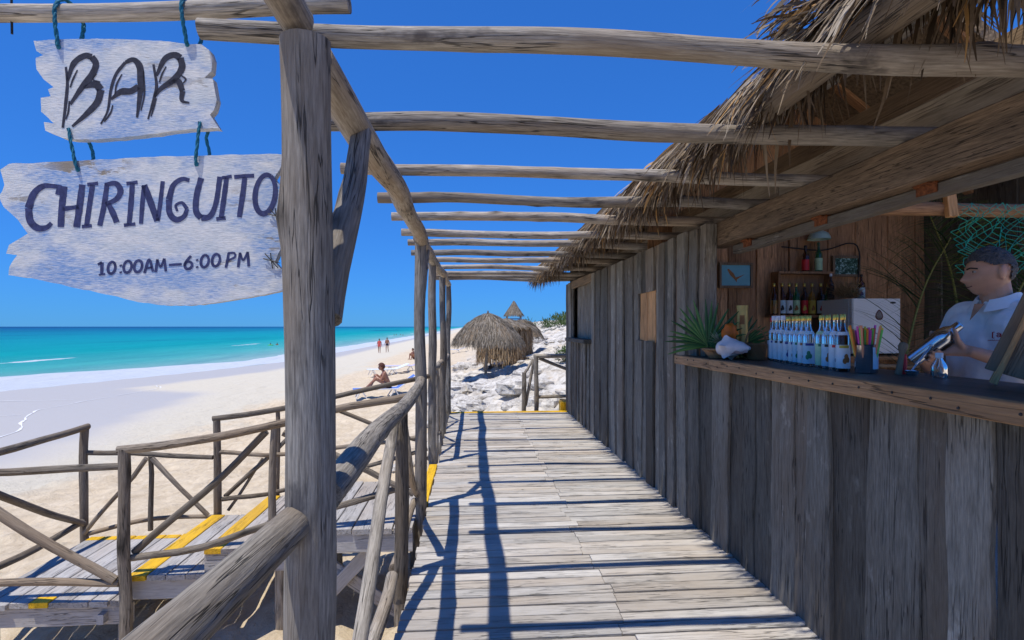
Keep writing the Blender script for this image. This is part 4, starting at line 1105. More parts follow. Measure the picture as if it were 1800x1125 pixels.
def bottle(name, loc, h, r, label, cat_group, glass, cap, lab=None, pic=None, neck=0.32, capw=0.42, band=None, strip=None):
    x, y, z = loc
    t = thing(name, loc, label, 'bottle', cat_group)
    hb = h * (1 - neck)
    mb = MB()
    lathe(mb, [(0, 0.001), (r * 0.93, 0.001), (r, 0.006), (r, hb * 0.86), (r * 0.9, hb * 0.95), (r * 0.5, hb * 1.07), (r * 0.36, hb * 1.16), (r * 0.34, h * 0.93), (r * 0.36, h * 0.935), (0.0, h * 0.935)], loc, seg=20)
    mb.build('glass_body', glass, t)
    mb = MB(); lathe(mb, [(0, h * 0.90), (r * capw, h * 0.90), (r * (capw + .02), h * 0.905), (r * (capw + .02), h * 0.99), (r * capw * 0.9, h), (0, h)], loc, seg=16); mb.build('cap', cap, t)
    if band:
        mb = MB(); lathe(mb, [(r * 0.62, hb * 1.03), (r * 0.80, hb * 0.985), (r * 0.95, hb * 0.93), (r * 0.80, hb * 0.985)][:3], loc, seg=16, a0=D_(-140), a1=D_(30)); mb.build('shoulder_label', band, t)
    if lab:
        mb = MB(); lathe(mb, [(r + 0.0008, hb * 0.08), (r + 0.0008, hb * 0.68)], loc, seg=16, a0=D_(-150), a1=D_(50)); l = mb.build('label', lab, t)
        if pic:
            mb = MB(); c = D_(-68 + (hash_(x * 7 + y * 13) - .5) * 30)
            for q in range(3):
                cc = c + D_((-14, 12, 0)[q]); zz = hb * (0.30, 0.27, 0.38)[q]
                vs_ = []
                for i in range(10):
                    a = 6.283 * i / 10; th = cc + math.cos(a) * 0.30; rr_ = r + 0.0014 + q * 0.0002
                    vs_.append((x - rr_ * math.cos(th), y + rr_ * math.sin(th), z + zz + math.sin(a) * hb * 0.075))
                mb.add(vs_, [tuple(range(10))])
            mb.build('fruit_print', pic, l, smooth=0)
        if strip:
            mb = MB(); lathe(mb, [(r + 0.0014, hb * 0.60), (r + 0.0014, hb * 0.67)], loc, seg=10, a0=D_(-105), a1=D_(-25)); mb.build('name_print', strip, l)
    return t
def hash_(v): return (math.sin(v * 127.1) * 43758.5453) % 1.0

# the row of rum bottles on the counter
row = [(3.12, 'w', M_LABEL, M_BLACK, M_NAVY, 'white capped clear bottle with a black printed white label, nearest the wicker basket'),
       (3.055, 'w', M_LABEL, M_BLACK, M_BLACK, 'white capped clear bottle standing in the middle of the three white caps'),
       (2.99, 'w', M_LABEL, M_BLACK, M_BLACK, 'white capped clear bottle standing next to the first gold capped bottle'),
       (2.925, 'g', M_LABEL, M_NAVY, M_NAVY, 'gold capped clear bottle with navy drawing on a white label'),
       (2.86, 'g', M_LABEL, M_BROWNP, M_NAVY, 'gold capped clear bottle with brown drawing on a white label'),
       (2.795, 'g', M_LBLUE, M_DKGREEN, M_DKGREEN, 'gold capped clear bottle with pale blue label and green fruit print'),
       (2.735, 'g', M_LABEL, M_RED, M_BROWNP, 'gold capped clear bottle with a red fruit on its white label'),
       (2.67, 'g', M_LBLUE, M_DKGREEN, M_NAVY, 'gold capped clear bottle with pale blue label, last before the gap'),
       (2.565, 'g', M_LGREEN, M_YELP, M_DKGREEN, 'gold capped clear bottle with pale green label and ochre fruits'),
       (2.495, 'g', M_LBLUE, M_BROWNP, M_BLACK, 'gold capped clear bottle with pale blue label and brown fruits'),
       (2.43, 'g', M_LABEL, M_NAVY, M_RED, 'gold capped clear bottle with dark plums on a white label'),
       (2.355, 'b', M_LABEL, M_BROWNP, M_YELP, 'gold capped dark bottle with an orange fruit label beside the straw tin')]
for k, (yy, kind, lab, pic, st, txt) in enumerate(row):
    xx = 1.815 - 0.010 * k + 0.003 * math.sin(k * 5)
    bottle('rum_bottle', (xx, yy + 0.004 * math.sin(k * 3), CT), 0.262 if kind != 'w' else 0.268, 0.0285, txt, 'rum bottles lined up on the counter',
           M_BROWNGLASS if kind == 'b' else M_GLASS, M_WHITE if kind == 'w' else M_GOLD, lab, pic, band=lab, strip=st)
bottle('bitters_bottle', (1.86, 3.22, CT), 0.26, 0.024, 'slim dark bottle with a red cap beside the wicker basket', None, M_BROWNGLASS, M_RED, M_LABEL)
# shelves on the inner wall with their bottles
SH = 4.99
shelf = thing('wall_shelf', (3.06, 4.90, 1.4), 'dark wooden two-tier wall shelf holding rum bottles', 'shelf')
for nm, lo, hi in (('shelf_board', (2.80, 4.83, 1.485), (3.42, 4.965, 1.507)), ('shelf_board', (2.86, 4.83, 1.895), (3.40, 4.965, 1.917)), ('side_board', (2.86, 4.84, 1.5075), (2.88, 4.96, 1.8945)), ('side_board', (3.38, 4.84, 1.5075), (3.40, 4.96, 1.8945)), ('back_board', (2.8805, 4.945, 1.5075), (3.3795, 4.962, 1.8945))):
    mb = MB(); box(mb, lo, hi, cham=0.002); mb.build(nm, W_BROWN, shelf)
sb = [(2.835, M_BROWNGLASS, M_AMBER, M_BROWNP, 'amber'), (2.915, M_BROWNGLASS, M_LBLUE, M_BLACK, 'blue'), (2.985, M_BROWNGLASS, M_LABEL, M_BLACK, 'white'), (3.055, M_GREENGLASS, M_LGREEN, M_BROWNP, 'green'),
      (3.135, M_BROWNGLASS, M_RED, M_YELP, 'red'), (3.21, M_AMBER, M_YELP, M_BROWNP, 'yellow'), (3.295, M_BROWNGLASS, M_LABEL, M_RED, 'cream'), (3.365, M_GREENGLASS, M_LGREEN, M_DKGREEN, 'dark green')]
for k, (xx, gl, lab, pic, cname) in enumerate(sb):
    bottle('liquor_bottle', (xx, 4.875, 1.5072), 0.30, 0.031, 'gold topped bottle with a %s label on the lower wall shelf' % cname, 'bottles on the lower wall shelf', gl, M_GOLD, lab, pic, band=None)
bottle('liquor_bottle', (3.155, 4.89, 1.9172), 0.25, 0.032, 'dark red-brown bottle on the upper wall shelf', 'bottles on the upper wall shelf', M_BROWNGLASS, M_BLACK, M_RED)
bottle('liquor_bottle', (3.285, 4.89, 1.9172), 0.28, 0.033, 'green glass bottle with a pale label on the upper wall shelf', 'bottles on the upper wall shelf', M_GREENGLASS, M_GREENGLASS, M_LGREEN)
# wall lamp with a green-white glass shade (unlit)
lamp = thing('wall_lamp', (3.27, 4.93, 2.22), 'unlit wall lamp with a pale green half shade above the shelf', 'lamp')
mb = MB(); lathe(mb, [(0.10, 0.0), (0.095, 0.025), (0.075, 0.06), (0.03, 0.085), (0.0, 0.088)], (3.27, 4.86, 2.22), seg=24); mb.build('shade', plain('pale_green_shade', (0.45, 0.62, 0.55), 0.3, 0.05), lamp)
mb = MB(); tube(mb, [(3.27, 4.86, 2.30), (3.27, 4.88, 2.34), (3.27, 4.98, 2.34)], 0.009, 8); mb.build('arm', M_DARKIRON, lamp)
# two framed pictures
def picture(cx, cz, w, h, label, base, shapes):
    t = thing('framed_picture', (cx, 4.955, cz - h / 2), label, 'picture')
    b = 0.022
    mb = MB(); box(mb, (cx - w / 2, 4.945, cz - h / 2), (cx + w / 2, 4.962, cz + h / 2)); mb.build('print', base, t)
    for lo, hi in (((cx - w / 2 - b, 4.93, cz + h / 2), (cx + w / 2 + b, 4.964, cz + h / 2 + b)), ((cx - w / 2 - b, 4.93, cz - h / 2 - b), (cx + w / 2 + b, 4.964, cz - h / 2)), ((cx - w / 2 - b, 4.931, cz - h / 2), (cx - w / 2, 4.964, cz + h / 2)), ((cx + w / 2, 4.931, cz - h / 2), (cx + w / 2 + b, 4.964, cz + h / 2))):
        mb = MB(); box(mb, lo, hi, cham=0.002); mb.build('frame', W_PLY, t)
    for nm, pts, mt in shapes:
        mb = MB(); mb.add([(cx + a * w, 4.9435, cz + c * h) for a, c in pts], [tuple(range(len(pts)))]); mb.build(nm, mt, t, smooth=0)
M_PICBLUE = plain('sky_print', (0.16, 0.42, 0.50), 0.5, 0.15, 6)
m_leafpic, nt_, bs_ = newmat('foliage_print')
tc_ = nt_.nodes.new('ShaderNodeTexCoord'); nn_ = noise_tex(nt_, tc_.outputs['Object'], 38, 5, 0.7)
nt_.links.new(ramp(nt_, nn_, [(0.40, (0.01, 0.035, 0.02)), (0.52, (0.04, 0.13, 0.08)), (0.62, (0.40, 0.62, 0.60))]), bs_.inputs['Base Color'])
picture(2.50, 1.885, 0.285, 0.195, 'framed picture of a brown bird flying in a blue sky', M_PICBLUE, [('bird_print', [(-.30, .28), (-.24, .32), (-.08, .10), (0.0, -.10), (.10, -.06), (.32, .06), (.12, -.12), (.04, -.20), (.03, -.34), (-.03, -.22), (-.20, .02)], M_BROWNP)])
picture(3.60, 1.98, 0.235, 0.155, 'small framed picture of green foliage on the inner wall', m_leafpic, [])
# table and small fridge
tab = thing('side_table', (3.5, 4.55, 0), 'dark bamboo side table under the small fridge', 'table')
mb = MB(); plank(mb, (2.95, 4.6, 1.135), (4.15, 4.6, 1.135), 0.55, 0.03, (0, 1, 0), n=4, seed=850); mb.build('table_top', W_BROWN, tab)
for xx in (2.99, 4.10):
    for yy in (4.37, 4.83):
        part_log('leg', tab, [(xx, yy, 0.0), (xx, yy, 1.12)], 0.02, 0.02, seed=int(851 + xx * 3 + yy), mat=W_BROWN)
part_log('stretcher', tab, [(2.99, 4.345, 1.07), (4.1, 4.345, 1.07)], 0.016, 0.016, seed=858, mat=W_PLY)
fr = thing('small_fridge', (3.42, 4.56, 1.151), 'small white fridge with a dark drop-shaped sticker on its door', 'fridge')
M_FRIDGE = plain('fridge_white', (0.82, 0.83, 0.83), 0.35, 0.03, 4)
mb = MB(); box(mb, (3.25, 4.43, 1.165), (3.69, 4.80, 1.64), cham=0.008); mb.build('cabinet', M_FRIDGE, fr)
mb = MB(); box(mb, (3.25, 4.385, 1.172), (3.69, 4.428, 1.64), cham=0.010); dr = mb.build('door', M_FRIDGE, fr)
for xx in (3.29, 3.65):
    for yy in (4.47, 4.76):
        mb = MB(); lathe(mb, [(0.015, 0), (0.015, 0.016)], (xx, yy, 1.1505), seg=10); mb.build('foot', M_BLACK, fr)
mb = MB()
for sc, off in ((1.0, 0.0), (0.72, -0.001)):
    mb.add([(3.49 + 0.034 * sc * math.sin(a) * (1 - 0.35 * math.cos(a)) , 4.3838 + off, 1.50 + 0.045 * sc * math.cos(a)) for a in [6.283 * i / 18 for i in range(18)]], [tuple(range(18))], mi=0 if off == 0 else 1)
mb.build('drop_sticker', [plain('sticker_dark', (0.10, 0.02, 0.02), 0.4, 0.1), plain('sticker_grey', (0.22, 0.20, 0.19), 0.4, 0.3, 80)], dr, smooth=0)
mb = MB(); mb.add([(3.615 + 0.028 * math.cos(a), 4.3838, 1.605 + 0.009 * math.sin(a)) for a in [6.283 * i / 14 for i in range(14)]], [tuple(range(14))]); mb.build('oval_badge', M_BLACK, dr, smooth=0)
rr = random.Random(9)
straw = MB()
for k in range(420):
    a = rr.uniform(-0.9, 0.9)
    blade(straw, (3.24 + rr.uniform(0, .12), 4.52 + rr.uniform(-.06, .06), 1.65 + rr.uniform(0, .03)), V((rr.uniform(-.9, 1.2), rr.uniform(-.5, .3), rr.uniform(0.1, 1.1))), rr.uniform(.08, .22), 0.006, 0.5, rr, rr.uniform(.3, .9), 4)
so = straw.build('dried_grass_bundle', M_PALAPA_TAN, smooth=0); tag(so, 'tangled bundle of dried grass lying on top of the small fridge', 'dried grass')
bottle('liquor_bottle', (3.43, 4.52, 1.6402), 0.22, 0.03, 'dark bottle with a blue-white label on top of the small fridge', None, M_BROWNGLASS, M_BLACK, M_LBLUE, M_NAVY)
bottle('liquor_bottle', (3.26, 4.68, 1.6402), 0.24, 0.028, 'dark silver topped bottle behind the dried grass on the fridge', None, M_BROWNGLASS, M_WHITE, M_BLACK)

# fruit and decoration at the end of the counter
M_PALM = tinted('green_palm_leaf', [(0.0, (0.012, 0.05, 0.018)), (0.5, (0.04, 0.135, 0.035)), (1.0, (0.10, 0.25, 0.06))], 0.45, 0.2, namt=0.2, spec=0.5)
def fan_leaf(root, base, right, up, n, L, seed, spread=2.5, lean=V((0, 0, 0))):
    rr = random.Random(seed)
    for k in range(n):
        a = -spread / 2 + spread * k / (n - 1) + rr.uniform(-.03, .03)
        d = (right * math.sin(a) + up * math.cos(a) + lean * rr.uniform(.6, 1.2)).normalized()
        l = L * (0.78 + 0.22 * math.cos(a)) * rr.uniform(.9, 1.05)
        mb = MB(); s = d.cross(right.cross(up)).normalized(); nrm = d.cross(s)
        vs_ = []
        for i in range(6):
            q = i / 5; p = base + d * (l * q) + V((0, 0, -0.05 * q * q * l / 0.3 * abs(math.sin(a)))) ; w = 0.012 * (0.35 + 1.3 * q) * (1 - q) * 1.6 + 0.002
            vs_ += [p - s * w + nrm * w * .6, p, p + s * w + nrm * w * .6]
        fs = []
        for i in range(5):
            fs += [(3 * i, 3 * i + 1, 3 * i + 4, 3 * i + 3), (3 * i + 1, 3 * i + 2, 3 * i + 5, 3 * i + 4)]
        mb.add(vs_, fs, None, rr.uniform(.2, .9)); mb.build('leaflet', M_PALM, root, smooth=60)
fl = thing('fan_palm_leaf', (1.585, 3.50, CT), 'green fan palm leaf standing upright at the end of the counter', 'palm leaf')
fan_leaf(fl, V((1.575, 3.50, CT + 0.075)), V((0.86, -0.5, 0)).normalized(), V((0, 0, 1)), 21, 0.33, 5, 3.3, V((-.12, -.06, 0)))
mb = MB(); tube(mb, [(1.60, 3.50, CT + 0.002), (1.585, 3.50, CT + 0.04), (1.575, 3.50, CT + 0.09)], 0.008, 8); mb.build('stalk', M_PALM, fl)
fl2 = thing('fan_palm_leaf', (1.83, 3.52, CT), 'smaller green palm leaf leaning behind the gold tin', 'palm leaf')
fan_leaf(fl2, V((1.80, 3.53, CT + 0.06)), V((0.86, -0.5, 0)).normalized(), V((0.5, 0, 1)).normalized(), 13, 0.24, 6, 2.0)
mb = MB(); tube(mb, [(1.82, 3.53, CT + 0.002), (1.80, 3.53, CT + 0.07)], 0.007, 8); mb.build('stalk', M_PALM, fl2)
bowl = thing('fruit_basket', (1.60, 3.39, CT), 'shallow woven bowl basket holding a pineapple', 'basket')
mb = MB()
for k in range(9):
    q = k / 8; rr_ = 0.055 + 0.042 * q
    tube(mb, [(1.60 + rr_ * math.cos(a), 3.39 + rr_ * math.sin(a), CT + 0.006 + 0.052 * q) for a in [6.283 * i / 20 for i in range(21)]], 0.0048 if k < 8 else 0.008, 6, smooth=False)
for k in range(20):
    a = 6.283 * k / 20
    tube(mb, [(1.60 + 0.05 * math.cos(a), 3.39 + 0.05 * math.sin(a), CT + 0.004), (1.60 + 0.10 * math.cos(a), 3.39 + 0.10 * math.sin(a), CT + 0.058)], 0.003, 5, smooth=False)
lathe(mb, [(0, 0.003), (0.052, 0.003), (0.09, 0.052)], (1.60, 3.39, CT), seg=20)
mb.build('weave', W_COUNTER, bowl)
pine = thing('pineapple', (1.63, 3.37, CT + 0.05), 'pineapple with a spiky grey-green crown lying in the woven bowl', 'pineapple')
mb = MB(); ball(mb, (1.655, 3.36, CT + 0.085), 0.048, (1.25, 1, 1), 18, 12, lump=0.05); mb.build('fruit', plain('pineapple_skin', (0.20, 0.13, 0.04), 0.7, 0.6, 70, bumpy=1.0), pine)
mb = MB()
for k in range(46):
    d = V((-0.8, rr.uniform(-.3, .25), 0.42)).normalized() + V((rr.uniform(-.5, .5), rr.uniform(-.5, .5), rr.uniform(-.5, .6)))
    blade(mb, (1.612, 3.372, CT + 0.10), d, rr.uniform(.05, .11), 0.010, -0.1, rr, rr.uniform(.4, 1), 3)
mb.build('crown', tinted('grey_green_spikes', [(0, (0.10, 0.16, 0.11)), (1, (0.32, 0.40, 0.31))], 0.6), pine, smooth=0)
pap = thing('papaya_half', (1.71, 3.44, CT), 'bright orange cut papaya piece between the palm leaf and gold tin', 'fruit')
mb = MB(); ball(mb, (1.69, 3.42, CT + 0.165), 0.062, (0.8, 0.8, 1.0), 16, 10, lump=0.22, seed=4); mb.build('flesh', plain('orange_flesh', (0.70, 0.16, 0.015), 0.5, 0.25, 20), pap)
mb = MB(); ball(mb, (1.70, 3.44, CT + 0.068), 0.072, (1.1, 1.1, 0.9), 14, 8, lump=0.1, seed=2); mb.build('rind', plain('green_rind', (0.08, 0.14, 0.03), 0.6, 0.3, 20), pap)
tin = thing('gold_tin', (1.80, 3.47, CT), 'tall gold cylindrical tin with a dark round emblem', 'tin')
coco_mat = plain('coconut_husk', (0.10, 0.05, 0.025), 0.9, 0.5, 60, bumpy=0.8)
mb = MB(); lathe(mb, [(0, 0), (0.036, 0), (0.036, 0.325), (0.038, 0.326), (0.038, 0.345), (0, 0.345)], (1.80, 3.47, CT), seg=24); mb.build('can', plain('gold_paint', (0.50, 0.34, 0.11), 0.4, 0.15, metal=0.5), tin)
mb = MB(); lathe(mb, [(0.0368, 0.22), (0.0368, 0.28)], (1.80, 3.47, CT), seg=8, a0=D_(-85), a1=D_(-35)); mb.build('emblem', M_BROWNP, tin)
mb = MB(); ball(mb, (1.79, 3.36, CT + 0.052), 0.053, (1, 1, 1), 16, 10, lump=0.06, seed=3); tag(mb.build('coconut', coco_mat), 'brown coconut on the counter between gold tin and wicker basket', 'coconut')
# conch shell
M_SHELL = plain('white_pink_shell', (0.85, 0.76, 0.72), 0.45, 0.10, 14)
con = thing('conch_shell', (1.61, 3.24, CT), 'large white and pink conch shell on the counter edge', 'shell')
mb = MB()
ax = V((0.55, -0.8, 0.05)).normalized(); sd_, up_ = frame(ax)
vs_, fs = [], []; NR, NS = 15, 24
for i in range(NR):
    q = i / (NR - 1); rad = 0.062 * math.sin(math.pi * (0.08 + 0.90 * q ** 0.75)) ** 0.8 + 0.003
    for k in range(NS):
        th = 6.283 * k / NS
        e = 1 + 0.20 * math.cos(th * 1 - 0.8) + (0.45 * max(0, math.sin(6 * th)) ** 2 * math.exp(-((q - .36) / .12) ** 2)) + 0.06 * math.sin(26 * q)
        vs_.append(V((1.56, 3.315, CT + 0.062)) + ax * (0.21 * q) + (sd_ * math.cos(th) + up_ * math.sin(th) * 0.86) * rad * e)
for i in range(NR - 1):
    for k in range(NS): fs.append((i * NS + k, i * NS + (k + 1) % NS, (i + 1) * NS + (k + 1) % NS, (i + 1) * NS + k))
fs.append(tuple(range(NS))); fs.append(tuple((NR - 1) * NS + k for k in range(NS)))
mb.add(vs_, fs); mb.build('spire_body', M_SHELL, con, smooth=50)
mb = MB(); vs_ = []; n = 16
for i in range(n + 1):
    q = i / n; p = V((1.56, 3.315, CT + 0.062)) + ax * (0.03 + 0.17 * q)
    w = 0.085 * math.sin(math.pi * (0.12 + 0.8 * q))
    o_ = (-sd_ * 0.75 - up_ * 0.25)
    if o_.x > 0: o_ = V((-o_.x, -o_.y, o_.z))
    vs_ += [p, p + o_ * w * 0.6 + V((0, 0, -0.02)), p + o_ * w + V((0, 0, 0.008 * math.sin(q * 20)))]
vs_ = [V((v.x, v.y, max(v.z, CT + 0.004))) for v in vs_]
fs = []
for i in range(n): fs += [(3 * i, 3 * i + 1, 3 * i + 4, 3 * i + 3), (3 * i + 1, 3 * i + 2, 3 * i + 5, 3 * i + 4)]
mb.add(vs_, fs); mb.build('flared_lip', plain('pink_shell_lip', (0.72, 0.52, 0.50), 0.35, 0.1, 14), con, smooth=60)
# wicker basket with handle
bk = thing('wicker_basket', (1.775, 3.20, CT), 'small brown wicker basket with a tall hoop handle', 'basket')
mb = MB(); cx, cy = 1.765, 3.235
for k in range(13):
    q = k / 12; rr_ = 0.047 + 0.013 * q
    tube(mb, [(cx + rr_ * math.cos(a) * (1 + .015 * math.sin(12 * a + k * 3.14)), cy + rr_ * math.sin(a) * (1 + .015 * math.sin(12 * a + k * 3.14)), CT + 0.006 + 0.088 * q) for a in [6.283 * i / 36 for i in range(37)]], 0.0045 if k < 12 else 0.007, 6, smooth=False)
lathe(mb, [(0, 0.003), (0.044, 0.003), (0.056, 0.085)], (cx, cy, CT), seg=20)
mb.build('weave', M_WICKER, bk)
mb = MB(); tube(mb, [(cx - 0.05, cy + 0.03, CT + 0.07), (cx - 0.045, cy + .028, CT + 0.14), (cx - .02, cy + .012, CT + 0.185), (cx + .02, cy - .012, CT + 0.185), (cx + .045, cy - .028, CT + 0.14), (cx + 0.05, cy - 0.03, CT + 0.07)], 0.006, 8); mb.build('handle', M_WICKER, bk)
# straw tin
st = thing('straw_tin', (1.735, 2.255, CT), 'steel tin with fruit prints packed with bright coloured drinking straws', 'tin')
mb = MB(); lathe(mb, [(0, 0.002), (0.043, 0.002), (0.044, 0.004), (0.044, 0.122), (0.046, 0.126), (0.042, 0.126), (0.041, 0.01), (0, 0.01)], (1.735, 2.255, CT), seg=28); can = mb.build('can', M_STEEL, st)
mb = MB(); lathe(mb, [(0.0448, 0.02), (0.0448, 0.115)], (1.735, 2.255, CT), seg=12, a0=D_(-150), a1=D_(-85)); lb = mb.build('label', M_LBLUE, can)
STRAW = [plain('straw_' + n_, c_, 0.4, 0.05) for n_, c_ in (('orange', (0.85, 0.22, 0.03)), ('green', (0.16, 0.65, 0.12)), ('pink', (0.80, 0.10, 0.45)), ('yellow', (0.80, 0.62, 0.06)), ('coral', (0.85, 0.30, 0.15)))]
for k in range(34):
    a = 6.283 * k / 34 + rr.uniform(-.1, .1); q = rr.uniform(.3, 1)
    b0 = V((1.735 + 0.030 * q * math.cos(a), 2.255 + 0.030 * q * math.sin(a), CT + 0.012)); tp = V((1.735 + 0.066 * q * math.cos(a), 2.255 + 0.066 * q * math.sin(a), CT + 0.20 + rr.uniform(-.012, .012)))
    mb = MB(); tube(mb, [b0, tp], 0.0048, 6, smooth=False); mb.build('straw', STRAW[(k * 7 + k // 5) % 5], st)
# muddler, stirrer tin, water bottle
md = thing('wooden_muddler', (1.83, 2.19, CT), 'wooden muddler with a rounded head standing behind the straw tin', 'muddler')
mb = MB(); lathe(mb, [(0, 0.0), (0.014, 0.0), (0.012, 0.02), (0.010, 0.09), (0.015, 0.105), (0.019, 0.12), (0.015, 0.135), (0, 0.14)], (1.83, 2.19, CT), axis=(0.10, -.1, 1), seg=16); mb.build('turned_handle', W_PLY, md)
mb = MB(); lathe(mb, [(0, 0), (0.010, 0), (0.012, 0.05), (0.009, 0.085), (0, 0.087)], (1.865, 2.20, CT), seg=14); tag(mb.build('sauce_bottle', M_RED), 'small red plastic squeeze bottle beside the wooden muddler', 'bottle')
sti = thing('drink_stirrers', (1.845, 2.135, CT), 'thin metal drink stirrers leaning in a low steel dish', 'stirrers')
mb = MB(); lathe(mb, [(0, 0.001), (0.02, 0.001), (0.026, 0.02), (0.024, 0.02), (0.018, 0.004), (0, 0.004)], (1.845, 2.135, CT), seg=18); mb.build('dish', M_STEEL, sti)
for k in range(2):
    mb = MB(); tube(mb, [(1.84, 2.14 + .006 * k, CT + 0.006), (1.895, 2.09 + .01 * k, CT + 0.125)], 0.0016, 6, smooth=False); ball(mb, (1.895, 2.09 + .01 * k, CT + 0.127), 0.005); mb.build('stirrer', M_STEEL, sti)
wb = thing('water_bottle', (1.87, 2.03, CT), 'small clear plastic water bottle with a white cap', 'bottle')
mb = MB(); lathe(mb, [(0, 0.001), (0.026, 0.001), (0.028, 0.006), (0.028, 0.04), (0.026, 0.05), (0.012, 0.075), (0.011, 0.085), (0, 0.085)], (1.87, 2.03, CT), seg=20); mb.build('body', M_GLASS, wb)
mb = MB(); lathe(mb, [(0, 0.080), (0.0135, 0.080), (0.0135, 0.098), (0.012, 0.10), (0, 0.10)], (1.87, 2.03, CT), seg=16); mb.build('cap', M_WHITE, wb)
# the board leaning on the near end of the counter
pb_ = thing('menu_board', (1.95, 1.70, CT), 'thick plywood board with chipped edges leaning on the counter, seen from behind', 'board')
mb = MB(); plank(mb, (1.95, 1.70, CT + 0.004), (2.03, 1.57, CT + 0.42), 0.32, 0.022, (0.80, -0.60, 0), n=6, seed=870, wob=0.006); mb.build('panel', W_PLY, pb_)
mb = MB(); plank(mb, (1.838, 1.775, CT + 0.006), (1.918, 1.645, CT + 0.415), 0.024, 0.030, (0.80, -0.60, 0), n=6, seed=871, wob=0.006); mb.build('edge_strip', W_NEW, pb_)

# green fishing net on the tie log
M_NET = plain('green_net', (0.02, 0.38, 0.27), 0.7, 0.2)
net = MB(); NX, NZ = 60, 20
def netp(i, j):
    q = i / NX; sag = 0.12 * math.sin(math.pi * min(1, q * 1.1)) ** 2
    x = 2.82 + 1.5 * q; drop = (0.30 + 0.10 * math.sin(q * 7) + (0.10 if q < .2 else 0)) * j / NZ
    return V((x + 0.02 * math.sin(j * 1.3 + i), 2.945 - 0.03 * math.sin(j * .5 + q * 9) - .02 * math.sin(i * .8), 2.115 - drop - 0.04 * abs(math.sin(q * 11)) * j / NZ))
for i in range(NX):
    for j in range(NZ):
        if (i + j) % 2 == 0:
            for di in (1, -1):
                if 0 <= i + di <= NX: tube(net, [netp(i, j), netp(i + di, j + 1)], 0.0017, 4, smooth=False)
no = net.build('fishing_net', M_NET); tag(no, 'green fishing net draped from the log behind the barman', 'net')
# palm fronds that dress the inside
M_FROND = tinted('dark_palm_frond', [(0.0, (0.02, 0.06, 0.02)), (0.5, (0.07, 0.14, 0.035)), (1.0, (0.34, 0.32, 0.09))], 0.6, 0.2, namt=0.2)
def frond(pts, n, L, label, seed, droop=0.7):
    rr = random.Random(seed); path = smooth_path(pts, 0.02); t = thing('palm_frond', pts[0], label, 'palm frond')
    mb = MB(); tube(mb, path[::3], 0.011, 8, smooth=False, tint=1.0, r1=0.004); mb.build('rib', M_FROND, t)
    mb = MB()
    for k in range(n):
        i = int(len(path) * (0.12 + 0.87 * k / n)); i = min(i, len(path) - 2)
        d = (path[i + 1] - path[i]).normalized(); s = d.cross(V((0.55, 0.83, 0))).normalized()
        for sg in (-1, 1):
            l = L * math.sin(math.pi * (0.18 + 0.72 * k / n)) * rr.uniform(.85, 1.1)
            blade(mb, path[i], (d * 0.75 + s * sg + V((rr.uniform(-.1, .1), rr.uniform(-.25, .1), 0))), l, 0.02, droop, rr, rr.uniform(.1, .8), 4, curl=.15)
    o = mb.build('leaflets', M_FROND, t, smooth=0); o['kind'] = 'stuff'
frond([(2.84, 3.40, 0.75), (2.88, 3.38, 1.2), (2.97, 3.34, 1.65), (3.12, 3.30, 1.98)], 80, 0.50, 'large palm frond with a yellow rib standing behind the barman', 1)
frond([(3.15, 3.2, 0.6), (3.3, 3.15, 1.3), (3.45, 3.05, 1.8), (3.75, 2.95, 2.05)], 80, 0.5, 'dark palm frond fixed behind the fishing net', 2)
frond([(3.6, 3.7, 1.2), (3.5, 3.7, 1.8), (3.2, 3.6, 2.3)], 70, 0.5, 'palm frond hanging high inside the bar roof', 3, 1.0)
mb = MB()
tube(mb, [(2.95, 4.94, 2.16), (3.35, 4.93, 2.13), (3.62, 4.93, 2.20), (3.72, 4.93, 2.12), (3.70, 4.93, 1.75), (3.68, 4.94, 1.66)], 0.007, 6, step=0.04)
tag(mb.build('power_cable', M_DARKIRON), 'loose dark cable running along the inner wall above the fridge', 'cable')
# ---------------------------------------------------------------- people
def capsule(mb, p0, p1, r0, r1, seg=14, sq=1.0):
    p0, p1 = V(p0), V(p1); d = p1 - p0
    L = d.length
    if L < 1e-5: d = V((0, 0, 1))
    d = d.normalized(); a, b = frame(d)
    prof = []
    for i in range(5):
        t = math.pi / 2 * i / 4; prof.append((r0 * math.sin(t), -r0 * math.cos(t)))
    for i in range(1, 5):
        t = math.pi / 2 * i / 4; prof.append((r1 * math.cos(t), L + r1 * math.sin(t)))
    vs_, fs = [], []
    for r, h in prof:
        for k in range(seg):
            th = 6.28318 * k / seg
            vs_.append(p0 + d * h + (a * math.cos(th) + b * math.sin(th)) * max(r, 1e-4))
    for i in range(len(prof) - 1):
        for k in range(seg):
            k2 = (k + 1) % seg
            fs.append((i * seg + k, i * seg + k2, (i + 1) * seg + k2, (i + 1) * seg + k))
    fs.append(tuple(range(seg - 1, -1, -1))); fs.append(tuple((len(prof) - 1) * seg + k for k in range(seg)))
    mb.add(vs_, fs)

def fuse(mb, voxel, smooth=3):
    """one continuous skin over overlapping volumes"""
    me = mb.mesh('tmp', smooth=0); o = bpy.data.objects.new('tmp', me); col.objects.link(o)
    m = o.modifiers.new('r', 'REMESH'); m.mode = 'VOXEL'; m.voxel_size = voxel; m.use_smooth_shade = True
    s = o.modifiers.new('s', 'SMOOTH'); s.factor = 0.5; s.iterations = smooth
    dg = bpy.context.evaluated_depsgraph_get(); dg.update()
    out = bpy.data.meshes.new_from_object(o.evaluated_get(dg))
    bpy.data.objects.remove(o, do_unlink=True)
    out.polygons.foreach_set('use_smooth', [True] * len(out.polygons))
    return out

